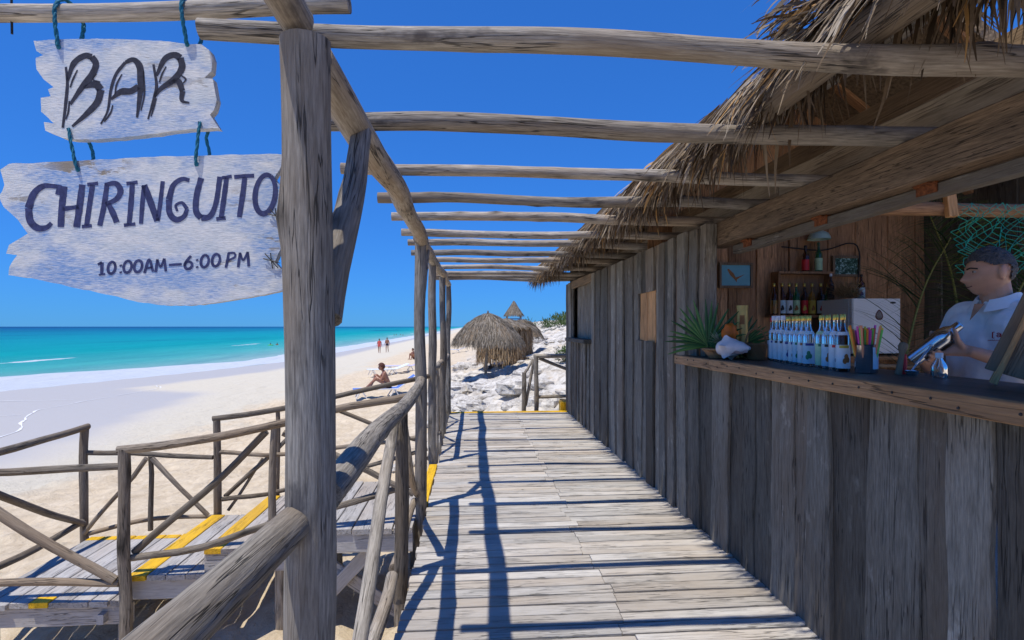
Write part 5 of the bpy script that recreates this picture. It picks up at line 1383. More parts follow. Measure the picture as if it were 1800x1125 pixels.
def place(me, name, mat, parent, M):
    """M maps figure coordinates to the world; the mesh is stored relative to its parent's base"""
    pb = BASE[parent]
    me.transform(Matrix.Translation(-pb) @ M); me.update()
    me.materials.clear(); me.materials.append(mat); me.name = name
    o = bpy.data.objects.new(name, me); col.objects.link(o); o.parent = parent; BASE[o] = pb
    return o

def head_pts(d, sc=1.0, grow=0.0):
    """surface of a head; d = unit direction, face towards -Y"""
    x, y, z = d.x * 0.074, d.y * 0.099, d.z * 0.118
    if d.z < 0:
        k = (-d.z)
        x *= 1 - 0.24 * k ** 1.6
        if d.y > 0: y *= 1 - 0.50 * k
        else: y *= 1 + 0.34 * min(k, 0.9)
    if d.y < 0:
        g = lambda cx, cz, sx, sz: math.exp(-((abs(x) - cx) / sx) ** 2 - ((z - cz) / sz) ** 2)
        f = 0.0
        f += 0.012 * math.exp(-(x / 0.013) ** 2) * sstep(z, -0.048, -0.030) * (1 - sstep(z, -0.004, 0.026))
        f += 0.015 * g(0, -0.028, 0.019, 0.017)
        f += 0.008 * g(0.026, 0.026, 0.028, 0.009)
        f -= 0.010 * g(0.031, 0.008, 0.014, 0.011)
        f += 0.005 * g(0.040, -0.026, 0.018, 0.02)
        f += 0.005 * g(0, -0.058, 0.024, 0.005) + 0.006 * g(0, -0.069, 0.020, 0.006) - 0.003 * g(0, -0.063, 0.026, 0.002)
        f += 0.010 * g(0, -0.100, 0.024, 0.014)
        y -= f
    p = V((x, y, z))
    return (p + p.normalized() * grow) * sc

def face_y(x, z):
    best = None
    for i in range(60):
        for k in range(40):
            ph = math.pi * (0.2 + 0.65 * i / 60); th = -math.pi / 2 + (k - 20) / 20 * 1.1
            q = head_pts(V((math.sin(ph) * math.cos(th), math.sin(ph) * math.sin(th), math.cos(ph))))
            e = (q.x - x) ** 2 + (q.z - z) ** 2
            if best is None or e < best[0]: best = (e, q.y)
    return best[1]

def head_grid(mb, M, grow=0.0, keep=None, seg=56, rings=56, lumps=0.0):
    vs_, fs, ok = [], [], []
    for i in range(rings + 1):
        ph = math.pi * i / rings
        for k in range(seg):
            th = 6.28318 * k / seg
            d = V((math.sin(ph) * math.cos(th), math.sin(ph) * math.sin(th), math.cos(ph)))
            p = head_pts(d, 1.0, grow + lumps * noise.noise(d * 9))
            vs_.append(M @ p); ok.append(keep(p) if keep else True)
    for i in range(rings):
        for k in range(seg):
            k2 = (k + 1) % seg
            f = (i * seg + k, (i + 1) * seg + k, (i + 1) * seg + k2, i * seg + k2)
            if all(ok[j] for j in f): fs.append(f)
    mb.add(vs_, fs)

def skin_mat(name, c):
    m, nt, bs = newmat(name)
    tc = nt.nodes.new('ShaderNodeTexCoord')
    n1 = noise_tex(nt, tc.outputs['Object'], 14, 5, 0.6)
    nt.links.new(ramp(nt, n1, [(0.3, tuple(x * 0.82 for x in c)), (0.7, tuple(min(1, x * 1.12) for x in c))]), bs.inputs['Base Color'])
    bs.inputs['Roughness'].default_value = 0.45; bs.inputs['Subsurface Weight'].default_value = 0.12
    bs.inputs['Subsurface Radius'].default_value = (0.02, 0.008, 0.004); bs.inputs['Subsurface Scale'].default_value = 0.3
    return m
SKIN = skin_mat('tanned_skin', (0.60, 0.31, 0.19))
SKIN2 = skin_mat('sun_brown_skin', (0.36, 0.17, 0.10))
HAIR = plain('dark_hair', (0.025, 0.02, 0.018), 0.6, 0.4, 120, bumpy=0.6)
GREYHAIR = plain('greying_hair', (0.085, 0.08, 0.078), 0.6, 0.5, 150, bumpy=0.8)

def hand(mb, wrist, C, axis, Rr, side, thumb=1):
    """palm and five fingers closed round a rod through C along axis"""
    axis = axis.normalized(); w = V(wrist)
    n = (w - C); n = (n - axis * n.dot(axis)).normalized(); e2 = axis.cross(n) * side
    P = lambda th, o, rad: C + axis * o + (n * math.cos(th) + e2 * math.sin(th)) * rad
    offs = (0.030, 0.010, -0.010, -0.029)
    for f, o in enumerate(offs):
        ln = (0.95, 1.08, 1.0, 0.80)[f]
        th = [R(-8), R(28), R(28 + 46 * ln), R(28 + 82 * ln), R(28 + 108 * ln)]
        rad = (Rr + 0.020, Rr + 0.016, Rr + 0.0105, Rr + 0.009, Rr + 0.0085)
        rr_ = (0.013, 0.0115, 0.0095, 0.0085, 0.0075)
        pts = [P(a, o, b) for a, b in zip(th, rad)]
        capsule(mb, w, pts[0], 0.024, 0.013)
        for i in range(4): capsule(mb, pts[i], pts[i + 1], rr_[i], rr_[i + 1], 10)
    b0 = w + (P(R(-20), 0.02, Rr + 0.02) - w) * 0.45
    b1 = P(R(-35), 0.045, Rr + 0.014); b2 = P(R(-62), 0.060, Rr + 0.0105); b3 = P(R(-88), 0.070, Rr + 0.010)
    capsule(mb, b0, b1, 0.017, 0.0125, 10); capsule(mb, b1, b2, 0.0125, 0.0105, 10); capsule(mb, b2, b3, 0.0105, 0.008, 10)

def barman():
    base = V((2.575, 2.47, 0.0))
    t = thing('person', base, 'man in a white polo shirt behind the bar holding a steel cocktail shaker', 'person')
    M = Matrix.Translation(base) @ Matrix.Rotation(R(-84), 4, 'Z')
    HM = Matrix.Translation(V((0, -0.035, 1.668))) @ Matrix.Rotation(R(-26), 4, 'Z') @ Matrix.Rotation(R(6), 4, 'X')
    mb = MB()
    head_grid(mb, HM)
    for s in (-1, 1):
        ball(mb, HM @ V((s * 0.074, 0.012, -0.008)), 0.036, (0.36, 0.62, 1.0), 12, 10)
        capsule(mb, (s * 0.075, 0, 0.96), (s * 0.085, 0, 1.36), 0.105, 0.110)
        capsule(mb, (s * 0.09, 0, 0.92), (s * 0.10, 0.0, 0.50), 0.088, 0.058); capsule(mb, (s * 0.10, 0, 0.50), (s * 0.105, 0.02, 0.09), 0.056, 0.040)
        capsule(mb, (s * 0.105, 0.03, 0.045), (s * 0.11, -0.15, 0.035), 0.042, 0.032)
    capsule(mb, (-0.15, 0.01, 1.455), (0.15, 0.01, 1.455), 0.062, 0.062)
    capsule(mb, (0, 0.015, 1.44), (0, -0.008, 1.60), 0.072, 0.064)
    C = V((0.03, -0.40, 1.315)); axis = V((0.50, 0.42, 0.62)).normalized(); Rr = 0.040
    for s, el, wr, Ch in ((1, (0.285, 0.0, 1.17), (0.140, -0.315, 1.285), C + axis * 0.035), (-1, (-0.27, -0.03, 1.15), (-0.085, -0.335, 1.235), C - axis * 0.035)):
        capsule(mb, (s * 0.185, 0.01, 1.44), el, 0.054, 0.043); capsule(mb, el, V(el) + (V(wr) - V(el)) * 0.35, 0.043, 0.044); capsule(mb, V(el) + (V(wr) - V(el)) * 0.35, wr, 0.044, 0.028)
        hand(mb, wr, Ch, axis, Rr, s)
    body = place(fuse(mb, 0.0055, 2), 'body', SKIN, t, M)
    # hair, brows, eyes
    mb = MB()
    hl = lambda p: p.z > 0.050 + 0.016 * math.sin(p.x * 60) * 0.3 if p.y < -0.055 else (p.z > 0.050 - (p.y + 0.055) * 1.05 if p.y < 0.03 else p.z > -0.055)
    hl2 = lambda p: hl(p) and not (abs(p.x) > 0.05 and -0.02 < p.y < 0.045 and p.z < 0.024)
    head_grid(mb, HM, grow=0.0065, keep=hl2, lumps=0.009)
    place(mb.mesh('hair', smooth=60), 'hair', GREYHAIR, t, M)
    for s in (-1, 1):
        mb = MB(); tube(mb, [HM @ V((s * a_, face_y(s * a_, b_) - .0005, b_)) for a_, b_ in ((.013, .0225), (.030, .0275), (.050, .021))], 0.0038, 6, step=0.006); place(mb.mesh('e'), 'eyebrow', HAIR, t, M)
        mb = MB(); ball(mb, HM @ V((s * 0.031, face_y(s * .031, .008) + 0.0045, 0.008)), 0.0105); eye = place(mb.mesh('e'), 'eye', plain('eye_white', (0.36, 0.32, 0.29), 0.3, 0.05), t, M)
        mb = MB(); ball(mb, HM @ V((s * 0.031 - 0.002, face_y(s * .031, .008) - 0.0010, 0.0085)), 0.0066); place(mb.mesh('e'), 'iris', HAIR, eye, M)
    mb = MB(); tube(mb, [HM @ V((a_, face_y(a_, b_) - .0004, b_)) for a_, b_ in ((-.024, -.060), (-.012, -.0635), (0, -.0645), (.012, -.0635), (.024, -.060))], 0.0022, 6, step=0.006); place(mb.mesh('m'), 'mouth', plain('lip_line', (0.16, 0.055, 0.045), 0.5, 0.1), t, M)
    # polo shirt
    M_SHIRT = plain('white_cotton', (0.88, 0.88, 0.88), 0.9, 0.05, 30)
    mb = MB()
    for s in (-1, 1):
        capsule(mb, (s * 0.085, -0.004, 0.90), (s * 0.096, -0.002, 1.365), 0.130, 0.130)
        capsule(mb, (s * 0.170, 0.01, 1.44), (s * 0.268, 0.008, 1.25), 0.080, 0.072)
    capsule(mb, (0, -0.05, 0.96), (0, -0.022, 1.28), 0.130, 0.125)
    capsule(mb, (-0.15, 0.01, 1.455), (0.15, 0.01, 1.455), 0.078, 0.078)
    capsule(mb, (0, 0.014, 1.45), (0, 0.008, 1.512), 0.085, 0.074)
    sm = fuse(mb, 0.009, 6)
    for v in sm.vertices:                                  # soft folds
        c = v.co
        f = 0.006 * noise.noise(V((c.x * 7 + c.z * 9, c.y * 8, c.z * 5))) + 0.004 * noise.noise(V((c.x * 20 + c.z * 12, c.y * 16, c.z * 14)))
        v.co = c + V((c.x, c.y, 0)).normalized() * f
    shirt = place(sm, 'polo_shirt', M_SHIRT, t, M)
    mb = MB(); vs_, fs = [], []; n = 28
    for i in range(n + 1):
        a = R(-90 + 16) + (R(360 - 32)) * i / n            # open at the throat (-Y)
        c, s_ = math.cos(a), math.sin(a)
        fr_ = max(0, -s_)
        zt = 1.562 - 0.035 * fr_; vs_ += [V((0.072 * c, 0.010 + 0.072 * s_, zt - 0.035)), V((0.076 * c, 0.012 + 0.078 * s_, zt)), V((0.084 * c, 0.012 + 0.086 * s_, zt + 0.002)), V((0.112 * c, 0.008 + (0.108 + 0.022 * fr_) * s_, zt - 0.047 - 0.012 * fr_))]
    for i in range(n):
        for k in range(3): fs.append((4 * i + k, 4 * i + k + 1, 4 * i + 5 + k, 4 * i + 4 + k))
    mb.add(vs_, fs); place(mb.mesh('collar', smooth=60), 'collar', M_SHIRT, shirt, M)
    mb = MB(); mb.add([(-0.026, -0.098, 1.512), (0.026, -0.098, 1.512), (0.0, -0.158, 1.428)], [(0, 1, 2)]); place(mb.mesh('neck', smooth=0), 'open_neck', SKIN, shirt, M)
    # chest print: the letter a in brackets over a thin line of small marks
    bvh_src = shirt.data; inv = (Matrix.Translation(-BASE[t]) @ M)
    from mathutils.bvhtree import BVHTree
    tree = BVHTree.FromPolygons([v.co.copy() for v in bvh_src.vertices], [tuple(p.vertices) for p in bvh_src.polygons])
    red = plain('red_embroidery', (0.42, 0.02, 0.035), 0.8, 0.1)
    nrm = (inv.to_3x3() @ V((0.30, -0.95, 0.05))).normalized(); ux = nrm.cross(V((0, 0, 1))).normalized() * -1; uy = V((0, 0, 1))
    c0 = inv @ V((0.105, -0.12, 1.36))
    def onshirt(u, v_):
        o_ = c0 + ux * u + uy * v_ + nrm * 0.2
        h = tree.ray_cast(o_, -nrm)
        return (h[0] if h[0] is not None else o_ - nrm * 0.2) + nrm * 0.002
    strokes = [[(-.020, .014), (-.027, .014), (-.027, -.014), (-.020, -.014)], [(.020, .014), (.027, .014), (.027, -.014), (.020, -.014)],
               [(-.009, .006), (-.002, .010), (.007, .006), (.008, -.009)], [(.007, .001), (-.005, .001), (-.010, -.004), (-.004, -.009), (.007, -.005)]]
    x0 = -0.048
    while x0 < 0.046:
        strokes.append([(x0, -.026), (x0 + .004, -.0235), (x0 + 0.007, -.026)]); x0 += 0.009
    mb = MB()
    for s_ in strokes: tube(mb, [onshirt(a, b) for a, b in s_], 0.0022 if abs(s_[0][1]) < .02 else 0.0012, 5, smooth=False)
    me = mb.mesh('print'); o = bpy.data.objects.new('chest_print', me); me.materials.append(red); col.objects.link(o); o.parent = shirt; BASE[o] = BASE[t]
    mb = MB()
    for s in (-1, 1):
        capsule(mb, (s * 0.085, 0, 0.93), (s * 0.10, 0, 0.50), 0.112, 0.082); capsule(mb, (s * 0.10, 0, 0.50), (s * 0.105, 0.02, 0.10), 0.082, 0.070)
    place(fuse(mb, 0.012, 4), 'trousers', plain('dark_trousers', (0.03, 0.035, 0.05), 0.9, 0.2), t, M)
    # the shaker is a thing of its own
    Cw = M @ C; aw = (M.to_3x3() @ axis).normalized()
    shk = thing('cocktail_shaker', Cw, "shiny steel cocktail shaker held tilted in the barman's hands", 'shaker')
    mb = MB(); lathe(mb, [(0, -0.115), (0.030, -0.115), (0.033, -0.112), (0.040, 0.02), (0.041, 0.045)], Cw, aw, seg=28); mb.build('tin', M_STEEL, shk)
    mb = MB(); lathe(mb, [(0.0415, 0.040), (0.0415, 0.055), (0.036, 0.085), (0.022, 0.105), (0.021, 0.108), (0.020, 0.135), (0.015, 0.14), (0, 0.14)], Cw, aw, seg=28); mb.build('strainer_cap', M_STEEL, shk)
barman()

def small_person(label, base, rot, J, hair, wear, skin=SKIN2, long_hair=False, group=None, vox=0.016):
    """J: joint places in figure coordinates, facing -Y, ground at z 0"""
    t = thing('person', base, label, 'person', group)
    M = Matrix.Translation(V(base)) @ Matrix.Rotation(R(rot), 4, 'Z')
    mb = MB(); g = {k: V(v) for k, v in J.items()}
    hip, chest, head = g['hip'], g['chest'], g['head']
    sd = V((1, 0, 0))
    for s, n in ((-1, 'r'), (1, 'l')):
        capsule(mb, hip + sd * s * 0.07, chest + sd * s * 0.08, 0.10, 0.095)
        capsule(mb, hip + sd * s * 0.085, g['knee_' + n], 0.085, 0.058); capsule(mb, g['knee_' + n], g['ankle_' + n], 0.055, 0.038)
        f = g['ankle_' + n]; capsule(mb, f + V((0, 0.02, -0.03)), f + V((0, -0.15, -0.045)), 0.035, 0.028)
        sh_ = chest + sd * s * 0.165 + V((0, 0, 0.06))
        capsule(mb, sh_, g['elbow_' + n], 0.052, 0.040); capsule(mb, g['elbow_' + n], g['hand_' + n], 0.040, 0.028); capsule(mb, g['hand_' + n], g['hand_' + n] + (g['hand_' + n] - g['elbow_' + n]).normalized() * 0.10, 0.034, 0.022)
    capsule(mb, chest + V((-.14, 0, .06)), chest + V((.14, 0, .06)), 0.06, 0.06)
    capsule(mb, chest + V((0, 0, .06)), head - V((0, 0, .05)), 0.055, 0.052)
    HM = Matrix.Translation(head)
    head_grid(mb, HM, seg=24, rings=24)
    place(fuse(mb, vox, 2), 'body', skin, t, M)
    mb = MB(); hl = lambda p: p.z > 0.045 if p.y < -0.05 else (p.z > 0.0 if p.y < 0.01 else p.z > -0.08)
    head_grid(mb, HM, grow=0.03 if long_hair else 0.012, keep=hl, seg=32, rings=32, lumps=0.02 if long_hair else 0.004)
    place(mb.mesh('hair', smooth=60), 'hair', hair, t, M)
    mb = MB(); up = (chest - hip).normalized()
    for s in (-1, 1): capsule(mb, hip + sd * s * 0.07 - up * 0.02, hip + sd * s * 0.07 + up * 0.06, 0.112, 0.108)
    capsule(mb, hip + sd * 0.08, hip + sd * 0.08 + (g['knee_l'] - hip) * 0.22, 0.1, 0.09); capsule(mb, hip - sd * 0.08, hip - sd * 0.08 + (g['knee_r'] - hip) * 0.22, 0.1, 0.09)
    place(fuse(mb, vox, 2), 'swimwear', wear, t, M)
    return t, M, g
WALK = dict(hip=(0, 0, .92), chest=(0, -.02, 1.34), head=(0, -.03, 1.60), knee_l=(.09, -.16, .50), ankle_l=(.09, -.12, .08), knee_r=(-.09, .05, .49), ankle_r=(-.09, .24, .12), elbow_l=(.25, .06, 1.12), hand_l=(.26, -.05, .90), elbow_r=(-.25, -.02, 1.12), hand_r=(-.26, -.16, .92))
g1 = gz(-10.75, 64.5)
t1, M1, J1 = small_person('woman in a coral swimsuit walking barefoot along the water edge', (-10.75, 64.5, g1), 8, WALK, HAIR, plain('coral_swimsuit', (0.75, 0.13, 0.11), 0.8, 0.1))
mb = MB(); ch = J1['chest']
for s in (-1, 1): capsule(mb, J1['hip'] + V((s * .07, 0, 0)), ch + V((s * .07, -.012, .02)), .113, .108)
place(fuse(mb, 0.016, 2), 'swimsuit_top', bpy.data.materials['coral_swimsuit'], t1, M1)
W2_ = dict(WALK); W2_.update(head=(0, -.03, 1.66), chest=(0, -.02, 1.40), hip=(0, 0, .96), knee_l=(.09, .05, .50), ankle_l=(.09, .24, .12), knee_r=(-.09, -.16, .52), ankle_r=(-.09, -.12, .08))
small_person('man in dark swim shorts walking beside the woman in coral', (-9.95, 65.2, gz(-9.95, 65.2)), -4, W2_, HAIR, plain('dark_shorts', (0.03, 0.03, 0.06), 0.9, 0.1))
SIT = dict(hip=(0, .0, .12), chest=(0, -.10, .50), head=(0, -.19, .78), knee_l=(.12, -.40, .45), ankle_l=(.10, -.50, .08), knee_r=(-.12, -.40, .45), ankle_r=(-.10, -.50, .08), elbow_l=(.24, -.26, .38), hand_l=(.10, -.44, .42), elbow_r=(-.24, -.26, .38), hand_r=(-.10, -.44, .42))
small_person('person crouching on the open sand near the far posts', (-4.55, 44, gz(-4.55, 44)), -35, SIT, HAIR, plain('brown_shorts', (0.12, 0.05, 0.04), 0.9, 0.1))

# sun loungers
M_FRAME = plain('white_lounger_frame', (0.78, 0.78, 0.76), 0.4, 0.05)
M_SLING = plain('blue_sling', (0.10, 0.20, 0.55), 0.8, 0.15)
def lounger(base, rot, label, group, sling, back=0.62):
    t = thing('sun_lounger', base, label, 'sun lounger', group)
    M = Matrix.Translation(V(base)) @ Matrix.Rotation(R(rot), 4, 'Z')
    h = 0.30; hx = 0.55 * math.cos(back) ; hz = h + 0.75 * math.sin(back)
    for s in (-1, 1):
        mb = MB(); tube(mb, [M @ V(p) for p in ((-1.25, s * .31, h), (0.25, s * .31, h), (0.25 + .75 * math.cos(back), s * .31, hz))], 0.02, 8, smooth=False); mb.build('side_rail', M_FRAME, t)
        for x0, x1 in ((-1.0, -1.15), (-1.0, -0.8), (0.15, 0.3), (0.15, -0.05)):
            mb = MB(); tube(mb, [M @ V((x0, s * .31, h)), M @ V((x1, s * .31, 0.0))], 0.018, 8, smooth=False); mb.build('leg', M_FRAME, t)
    mb = MB(); vs_ = []
    prof = [(-1.25, h + .012), (-.5, h - .005), (0.25, h + .012), (0.25 + .75 * math.cos(back), hz + .012)]
    for x, z in prof: vs_ += [M @ V((x, -.30, z)), M @ V((x, .30, z)), M @ V((x, -.30, z - .012)), M @ V((x, .30, z - .012))]
    fs = []
    for i in range(3):
        a = 4 * i; fs += [(a, a + 1, a + 5, a + 4), (a + 2, a + 6, a + 7, a + 3), (a, a + 4, a + 6, a + 2), (a + 1, a + 3, a + 7, a + 5)]
    fs += [(0, 2, 3, 1), (12, 13, 15, 14)]
    mb.add(vs_, fs); mb.build('sling_seat', sling, t, smooth=0)
    return M
LB_ = (-2.85, 19.3, gz(-2.85, 19.3))
LM = lounger(LB_, 14, 'white framed sun lounger with a blue towel under the seated woman', 'sun loungers on the beach', M_SLING)
RECL = dict(hip=(0, 0, .10), chest=(0, -.14, .48), head=(0, -.24, .74), knee_l=(.12, -.44, .34), ankle_l=(.10, -.74, .06), knee_r=(-.12, -.40, .44), ankle_r=(-.12, -.60, .06), elbow_l=(.22, -.28, .30), hand_l=(.06, -.42, .42), elbow_r=(-.22, -.30, .32), hand_r=(-.06, -.44, .42))
p_ = LM @ V((-.05, 0, .315))
small_person('dark haired woman sitting up on the blue sun lounger', p_, -76, RECL, plain('auburn_hair', (0.09, 0.03, 0.02), 0.7, 0.4, 60), M_BLACK, long_hair=True)
for k, (x, y, rot, lab, sl) in enumerate(((-4.3, 29.5, 20, 'empty white sun lounger with a pale towel beyond the seated woman', M_LABEL), (-3.5, 30.5, 10, 'empty white lounger with a lilac towel near the far posts', plain('lilac_towel', (0.45, 0.38, 0.6), 0.9, 0.1)), (-1.25, 45.5, 0, 'bright blue sun lounger on the sand beyond the thatched umbrella', M_SLING))):
    lounger((x, y, gz(x, y)), rot, lab, 'sun loungers on the beach', sl, 0.35)
# bathers in the sea
def swimmer(px, dist, label, float_=None):
    x = (px - 828) / 950 * dist; base = V((x, dist, SEA_Z - 0.25))
    t = thing('person', base, label, 'person', 'bathers in the sea')
    mb = MB(); HM = Matrix.Translation(base + V((0, 0, 0.60)))
    head_grid(mb, HM, seg=16, rings=16); capsule(mb, base + V((0, 0, .46)), base + V((0, 0, .55)), .06, .055)
    for s in (-1, 1):
        capsule(mb, base + V((s * .09, 0, 0)), base + V((s * .10, 0, .36)), .1, .1); capsule(mb, base + V((s * .17, 0, .40)), base + V((s * .30, -.1, .22)), .055, .04)
    place(fuse(mb, .02, 2), 'body', SKIN2, t, Matrix.Identity(4))
    mb = MB(); head_grid(mb, HM, grow=.012, keep=lambda p: p.z > .03 or p.y > .02, seg=16, rings=16); place(mb.mesh('hair'), 'hair', HAIR, t, Matrix.Identity(4))
    if float_:
        mb = MB(); c = base + V((0, 0, .27))
        pts = [c + V((.42 * math.cos(a), .42 * math.sin(a), 0)) for a in [6.283 * i / 24 for i in range(25)]]
        tube(mb, pts, .12, 10, smooth=False); tag(mb.build('swim_ring', plain('green_vinyl', (0.05, 0.55, 0.12), 0.4, 0.05)), 'bright green swim ring round a bather in the sea', 'swim ring')
swimmer(487, 108, 'bather floating in a green swim ring', True)
swimmer(498, 110, 'dark haired bather swimming beside the green swim ring')
for px, ds_ in ((695, 228), (699, 236), (706, 240), (710, 226)):
    swimmer(px, ds_, 'distant bather standing in the shallow turquoise water')

# ---------------------------------------------------------------- thatched umbrellas, hut, watch tower
def thatch_cap(mb, c, prof, n, rr, L, wid, tl=(0.15, 0.95), out=1.0):
    """strips on a round canopy; prof = [(radius, z)] from the top down"""
    for k in range(n):
        q = rr.random() ** 0.65 * (len(prof) - 1); i = min(int(q), len(prof) - 2); f = q - i
        r = prof[i][0] + (prof[i + 1][0] - prof[i][0]) * f; z = prof[i][1] + (prof[i + 1][1] - prof[i][1]) * f
        a = rr.uniform(0, 6.283); e = V((math.cos(a), math.sin(a), 0))
        sl = V((prof[i + 1][0] - prof[i][0], 0, prof[i + 1][1] - prof[i][1])).normalized()
        d = e * sl.x * out + V((0, 0, sl.z + 0.12)) + V((rr.uniform(-.2, .2), rr.uniform(-.2, .2), 0))
        blade(mb, c + e * r + V((0, 0, z + rr.uniform(0, .05))), d, L * rr.uniform(.6, 1.2), wid * rr.uniform(.6, 1.3), 0.5, rr, rr.uniform(*tl), 3, curl=.25)
rr = random.Random(31)
def dome(mb, c, prof, seg=28):
    vs_, fs = [], []
    for r, z in prof:
        for k in range(seg):
            a = 6.283 * k / seg; w = 1 + .03 * math.sin(a * 5)
            vs_.append(c + V((r * w * math.cos(a), r * w * math.sin(a), z)))
    for i in range(len(prof) - 1):
        for k in range(seg): fs.append((i * seg + k, (i + 1) * seg + k, (i + 1) * seg + (k + 1) % seg, i * seg + (k + 1) % seg))
    mb.add(vs_, fs)
ux_, uy_ = 0.60, 19.3; ug = gz(ux_, uy_)
um = thing('beach_umbrella', (ux_, uy_, ug), 'grey domed thatched umbrella on one pole, in front of the tan thatched hut', 'beach umbrella')
c = V((ux_, uy_, 0)); prof = [(0.03, 1.86), (0.35, 1.74), (0.75, 1.48), (1.08, 1.12), (1.24, 0.86)]
mb = MB(); dome(mb, c, prof); mb.build('canopy_bed', M_THATCHBED, um)
mb = MB(); thatch_cap(mb, c, prof, 5200, rr, 0.30, 0.022, (.1, 1))
for k in range(1500):
    a = rr.uniform(0, 6.283); e = V((math.cos(a), math.sin(a), 0)); ln = 0.7 + 0.5 * noise.noise(e * 2)
    blade(mb, c + e * rr.uniform(1.1, 1.26) + V((0, 0, rr.uniform(.84, 1.0))), e * .5 + V((0, 0, -1)), rr.uniform(.15, .38) * ln, .02, .6, rr, rr.uniform(0, .7), 3)
o = mb.build('canopy_thatch', M_PALAPA, um, smooth=0); o['kind'] = 'stuff'
part_log('pole', um, [(ux_ - .09, uy_, ug - .2), (ux_ - .04, uy_, .6), (ux_, uy_, 1.85)], .05, .045, seed=900, mat=W_DARKLOG)
part_log('finial', um, [(ux_, uy_, 1.82), (ux_, uy_, 1.97)], .05, .02, seed=901)
hx_, hy_ = 1.40, 22.6; hg = gz(hx_, hy_); c = V((hx_, hy_, 0))
hut = thing('thatched_hut', (hx_, hy_, hg), 'low beach hut with hanging tan palm thatch walls on thin legs', 'hut')
prof = [(0.05, 1.72), (0.6, 1.6), (1.22, 1.38)]
mb = MB(); dome(mb, c, prof); mb.build('roof_bed', M_THATCHBED, hut)
mb = MB(); thatch_cap(mb, c, prof, 1800, rr, .32, .026); o = mb.build('roof_thatch', M_PALAPA, hut, smooth=0); o['kind'] = 'stuff'
mb = MB(); dome(mb, c, [(1.03, 1.36), (1.06, 0.1)], 24); mb.build('wall_bed', M_THATCHBED, hut)
mb = MB()
for k in range(4200):
    a = rr.uniform(0, 6.283); e = V((math.cos(a), math.sin(a), 0))
    blade(mb, c + e * rr.uniform(1.05, 1.13) + V((0, 0, rr.uniform(.15, 1.42))), e * .25 + V((rr.uniform(-.15, .15), rr.uniform(-.15, .15), -1)), rr.uniform(.25, .5), .03, .2, rr, rr.uniform(.1, 1), 3)
o = mb.build('wall_thatch', M_PALAPA_TAN, hut, smooth=0); o['kind'] = 'stuff'
for k, a in enumerate((0.6, 2.2, 3.6, 5.2)):
    x, y = hx_ + .95 * math.cos(a), hy_ + .95 * math.sin(a)
    part_log('leg', hut, [(x, y, gz(x, y) - .2), (x, y, 1.35)], .04, .035, seed=910 + k, mat=W_DARKLOG)
part_log('brace', hut, [(hx_ - .9, hy_ - .3, hg + .05), (hx_ - .45, hy_ - .75, hg + .5)], .025, .025, seed=916, mat=W_LOG)
kx, ky = 2.30, 24.5; kg = gz(kx, ky)
um2 = thing('beach_umbrella', (kx, ky, kg), 'brown thatched umbrella half hidden behind the tan thatched hut', 'beach umbrella')
c = V((kx, ky, 0)); prof = [(0.03, 1.72), (0.4, 1.6), (0.75, 1.3), (0.95, .95)]
mb = MB(); dome(mb, c, prof); mb.build('canopy_bed', M_THATCHBED, um2)
mb = MB(); thatch_cap(mb, c, prof, 1800, rr, .32, .028, (0, .7)); o = mb.build('canopy_thatch', M_PALAPA, um2, smooth=0); o['kind'] = 'stuff'
part_log('pole', um2, [(kx, ky, kg - .2), (kx, ky, 1.7)], .05, .05, seed=920, mat=W_DARKLOG)
tx, ty = 4.75, 60.0; tg = gz(tx, ty); c = V((tx, ty, 0))
tw = thing('watch_tower', (tx, ty, tg), 'small lookout tower with a pointed thatched roof on the ridge', 'tower')
prof = [(0.05, 4.25), (0.5, 3.5), (1.05, 2.72)]
mb = MB(); dome(mb, c, prof, 12); mb.build('roof_bed', M_THATCHBED, tw)
mb = MB(); thatch_cap(mb, c, prof, 1500, rr, .4, .05); o = mb.build('roof_thatch', M_PALAPA, tw, smooth=0); o['kind'] = 'stuff'
for sx in (-.75, .75):
    for sy in (-.75, .75): part_log('leg', tw, [(tx + sx, ty + sy, tg - .3), (tx + sx, ty + sy, 2.9)], .06, .06, seed=int(930 + sx * 3 + sy), mat=W_DARKLOG)
mb = MB(); plank(mb, (tx - .85, ty, 1.7), (tx + .85, ty, 1.7), 1.7, .08, (0, 1, 0), n=2); mb.build('platform', W_STAIR, tw)
for z in (2.0, 2.25):
    mb = MB(); plank(mb, (tx - .8, ty - .8, z), (tx + .8, ty - .8, z), .14, .03, (0, 0, 1), n=2); mb.build('rail_board', plain('blue_paint', (.10, .22, .42), .7, .2), tw)

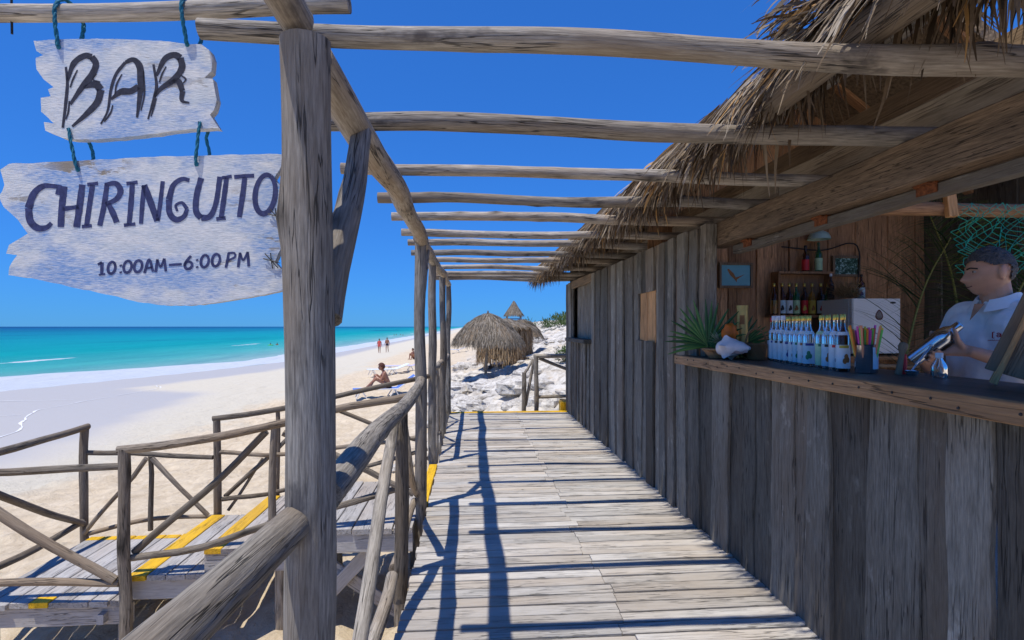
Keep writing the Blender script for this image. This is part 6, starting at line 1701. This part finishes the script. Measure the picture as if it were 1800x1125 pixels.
# ---------------------------------------------------------------- rocks and shrubs
m_rock, nt_, bs_ = newmat('limestone')
tc_ = nt_.nodes.new('ShaderNodeTexCoord'); n1_ = noise_tex(nt_, tc_.outputs['Object'], 3.5, 8, .72)
nt_.links.new(ramp(nt_, n1_, [(.33, (.17, .15, .12)), (.44, (.48, .44, .38)), (.60, (.74, .70, .62))]), bs_.inputs['Base Color']); bs_.inputs['Roughness'].default_value = .95
bump(nt_, bs_, n1_, .8, .05)
rocks = []
for k in range(7):
    mb = MB(); rr_ = random.Random(k)
    vs_, fs = [], []; SG, RG = 18, 11
    for i in range(RG + 1):
        ph = math.pi * i / RG
        for j in range(SG):
            th = 6.28318 * j / SG
            d = V((math.sin(ph) * math.cos(th), math.sin(ph) * math.sin(th), math.cos(ph)))
            e = 1 + .55 * noise.noise(d * 1.3 + V((k * 9, 0, 0))) + .22 * (1 - abs(noise.noise(d * 3.1 + V((0, k * 7, 0)))) * 2) + .08 * noise.noise(d * 8)
            z = d.z * .55 * e
            vs_.append(V((d.x * e, d.y * .8 * e, max(z, -.35))))
    for i in range(RG):
        for j in range(SG): fs.append((i * SG + j, (i + 1) * SG + j, (i + 1) * SG + (j + 1) % SG, i * SG + (j + 1) % SG))
    mb.add(vs_, fs); me = mb.mesh('rock', smooth=28); me.materials.append(m_rock); rocks.append(me)
rr = random.Random(12); nrk = 0
spots = [(-0.92, 5.9, .16), (-0.62, 6.5, .13), (-0.80, 7.6, .15), (-1.1, 8.6, .2), (-0.75, 3.3, .10), (-0.95, 2.6, .12)]
while len(spots) < 120:
    y = 9.6 + 32 * rr.random() ** 1.5; x = rr.uniform(-2.0, 2.0 + y * .22)
    if rockiness(x, y) < .5 or math.hypot(x - ux_, y - uy_) < .6 or math.hypot(x - hx_, y - hy_) < 1.5: continue
    if y < 10.2 and .6 < x < 3: continue
    spots.append((x, y, rr.uniform(.10, .34) * (1 + .02 * y) * (.6 + rr.random() ** 2)))
for x, y, s in spots:
    o = bpy.data.objects.new('rock', rocks[rr.randrange(7)]); col.objects.link(o)
    o.location = (x, y, gz(x, y) + s * .10); o.scale = (s, s * rr.uniform(.7, 1.2), s * rr.uniform(.5, .9)); o.rotation_euler = (0, 0, rr.uniform(0, 6.28))
    near = y < 9
    size = 'small' if s < .17 else ('large' if s > .33 else 'jagged')
    if near: txt = 'small pale limestone rock on the sand beside the boardwalk posts'
    else:
        if y < 12.5: where = 'just beyond the yellow end board of the boardwalk'
        elif math.hypot(x - ux_, y - uy_) < 3: where = 'near the pole of the domed thatched umbrella'
        elif math.hypot(x - hx_, y - hy_) < 4: where = 'beside the tan thatched hut'
        elif y > 30: where = 'high on the bank below the ridge shrubs'
        elif x < 0: where = 'along the sandy edge of the rocky bank'
        else: where = 'on the slope behind the end railing'
        txt = size + ' white limestone rock ' + where
    tag(o, txt, 'rock', 'rocks beside the boardwalk' if near else 'limestone rocks: ' + txt)
M_SCRUB = tinted('coastal_scrub', [(0, (.025, .05, .015)), (.5, (.075, .13, .035)), (1, (.17, .22, .075))], .7, .25, namt=.3)
def bush(x, y, s, hgt, label, group, n):
    g = gz(x, y); t = thing('shrub', (x, y, g), label, 'shrub', group); rr = random.Random(int(x * 91 + y * 7))
    cl = [(V((rr.gauss(0, s * .45), rr.gauss(0, s * .45), hgt * rr.uniform(.3, .85))), rr.uniform(.25, .5) * s) for _ in range(7)]
    for k in range(4):
        mb = MB(); p = V((x, y, g - .05)); q = p + cl[k][0]
        tube(mb, [p, (p + q) / 2 + V((rr.uniform(-.05, .05), 0, .05)), q], .02, 6, step=.1, r1=.006); mb.build('stem', W_DARKLOG, t)
    mb = MB()
    for k in range(n):
        cc, r = rr.choice(cl); d = V((rr.gauss(0, 1), rr.gauss(0, 1), rr.gauss(0, .8))).normalized()
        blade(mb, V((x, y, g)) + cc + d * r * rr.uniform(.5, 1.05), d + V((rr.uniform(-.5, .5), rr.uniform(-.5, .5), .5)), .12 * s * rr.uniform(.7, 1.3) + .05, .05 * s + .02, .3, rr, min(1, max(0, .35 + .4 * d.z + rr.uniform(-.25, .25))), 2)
    o = mb.build('foliage', M_SCRUB, t, smooth=0); o['kind'] = 'stuff'
bush(3.0, 17.2, .5, .5, 'small green shrub growing among the white rocks behind the end railing', None, 420)
for k in range(16):
    y = 42 + 16 * hash_(k + .3); x = 5.0 + k * .62 + 1.5 * hash_(k * 3.7)
    bush(x * y / 46, y, 1.3 + .8 * hash_(k * 1.9), .42 + .3 * hash_(k * 5.1), 'low green coastal shrub along the top of the rocky ridge', 'shrubs on the ridge', 420)
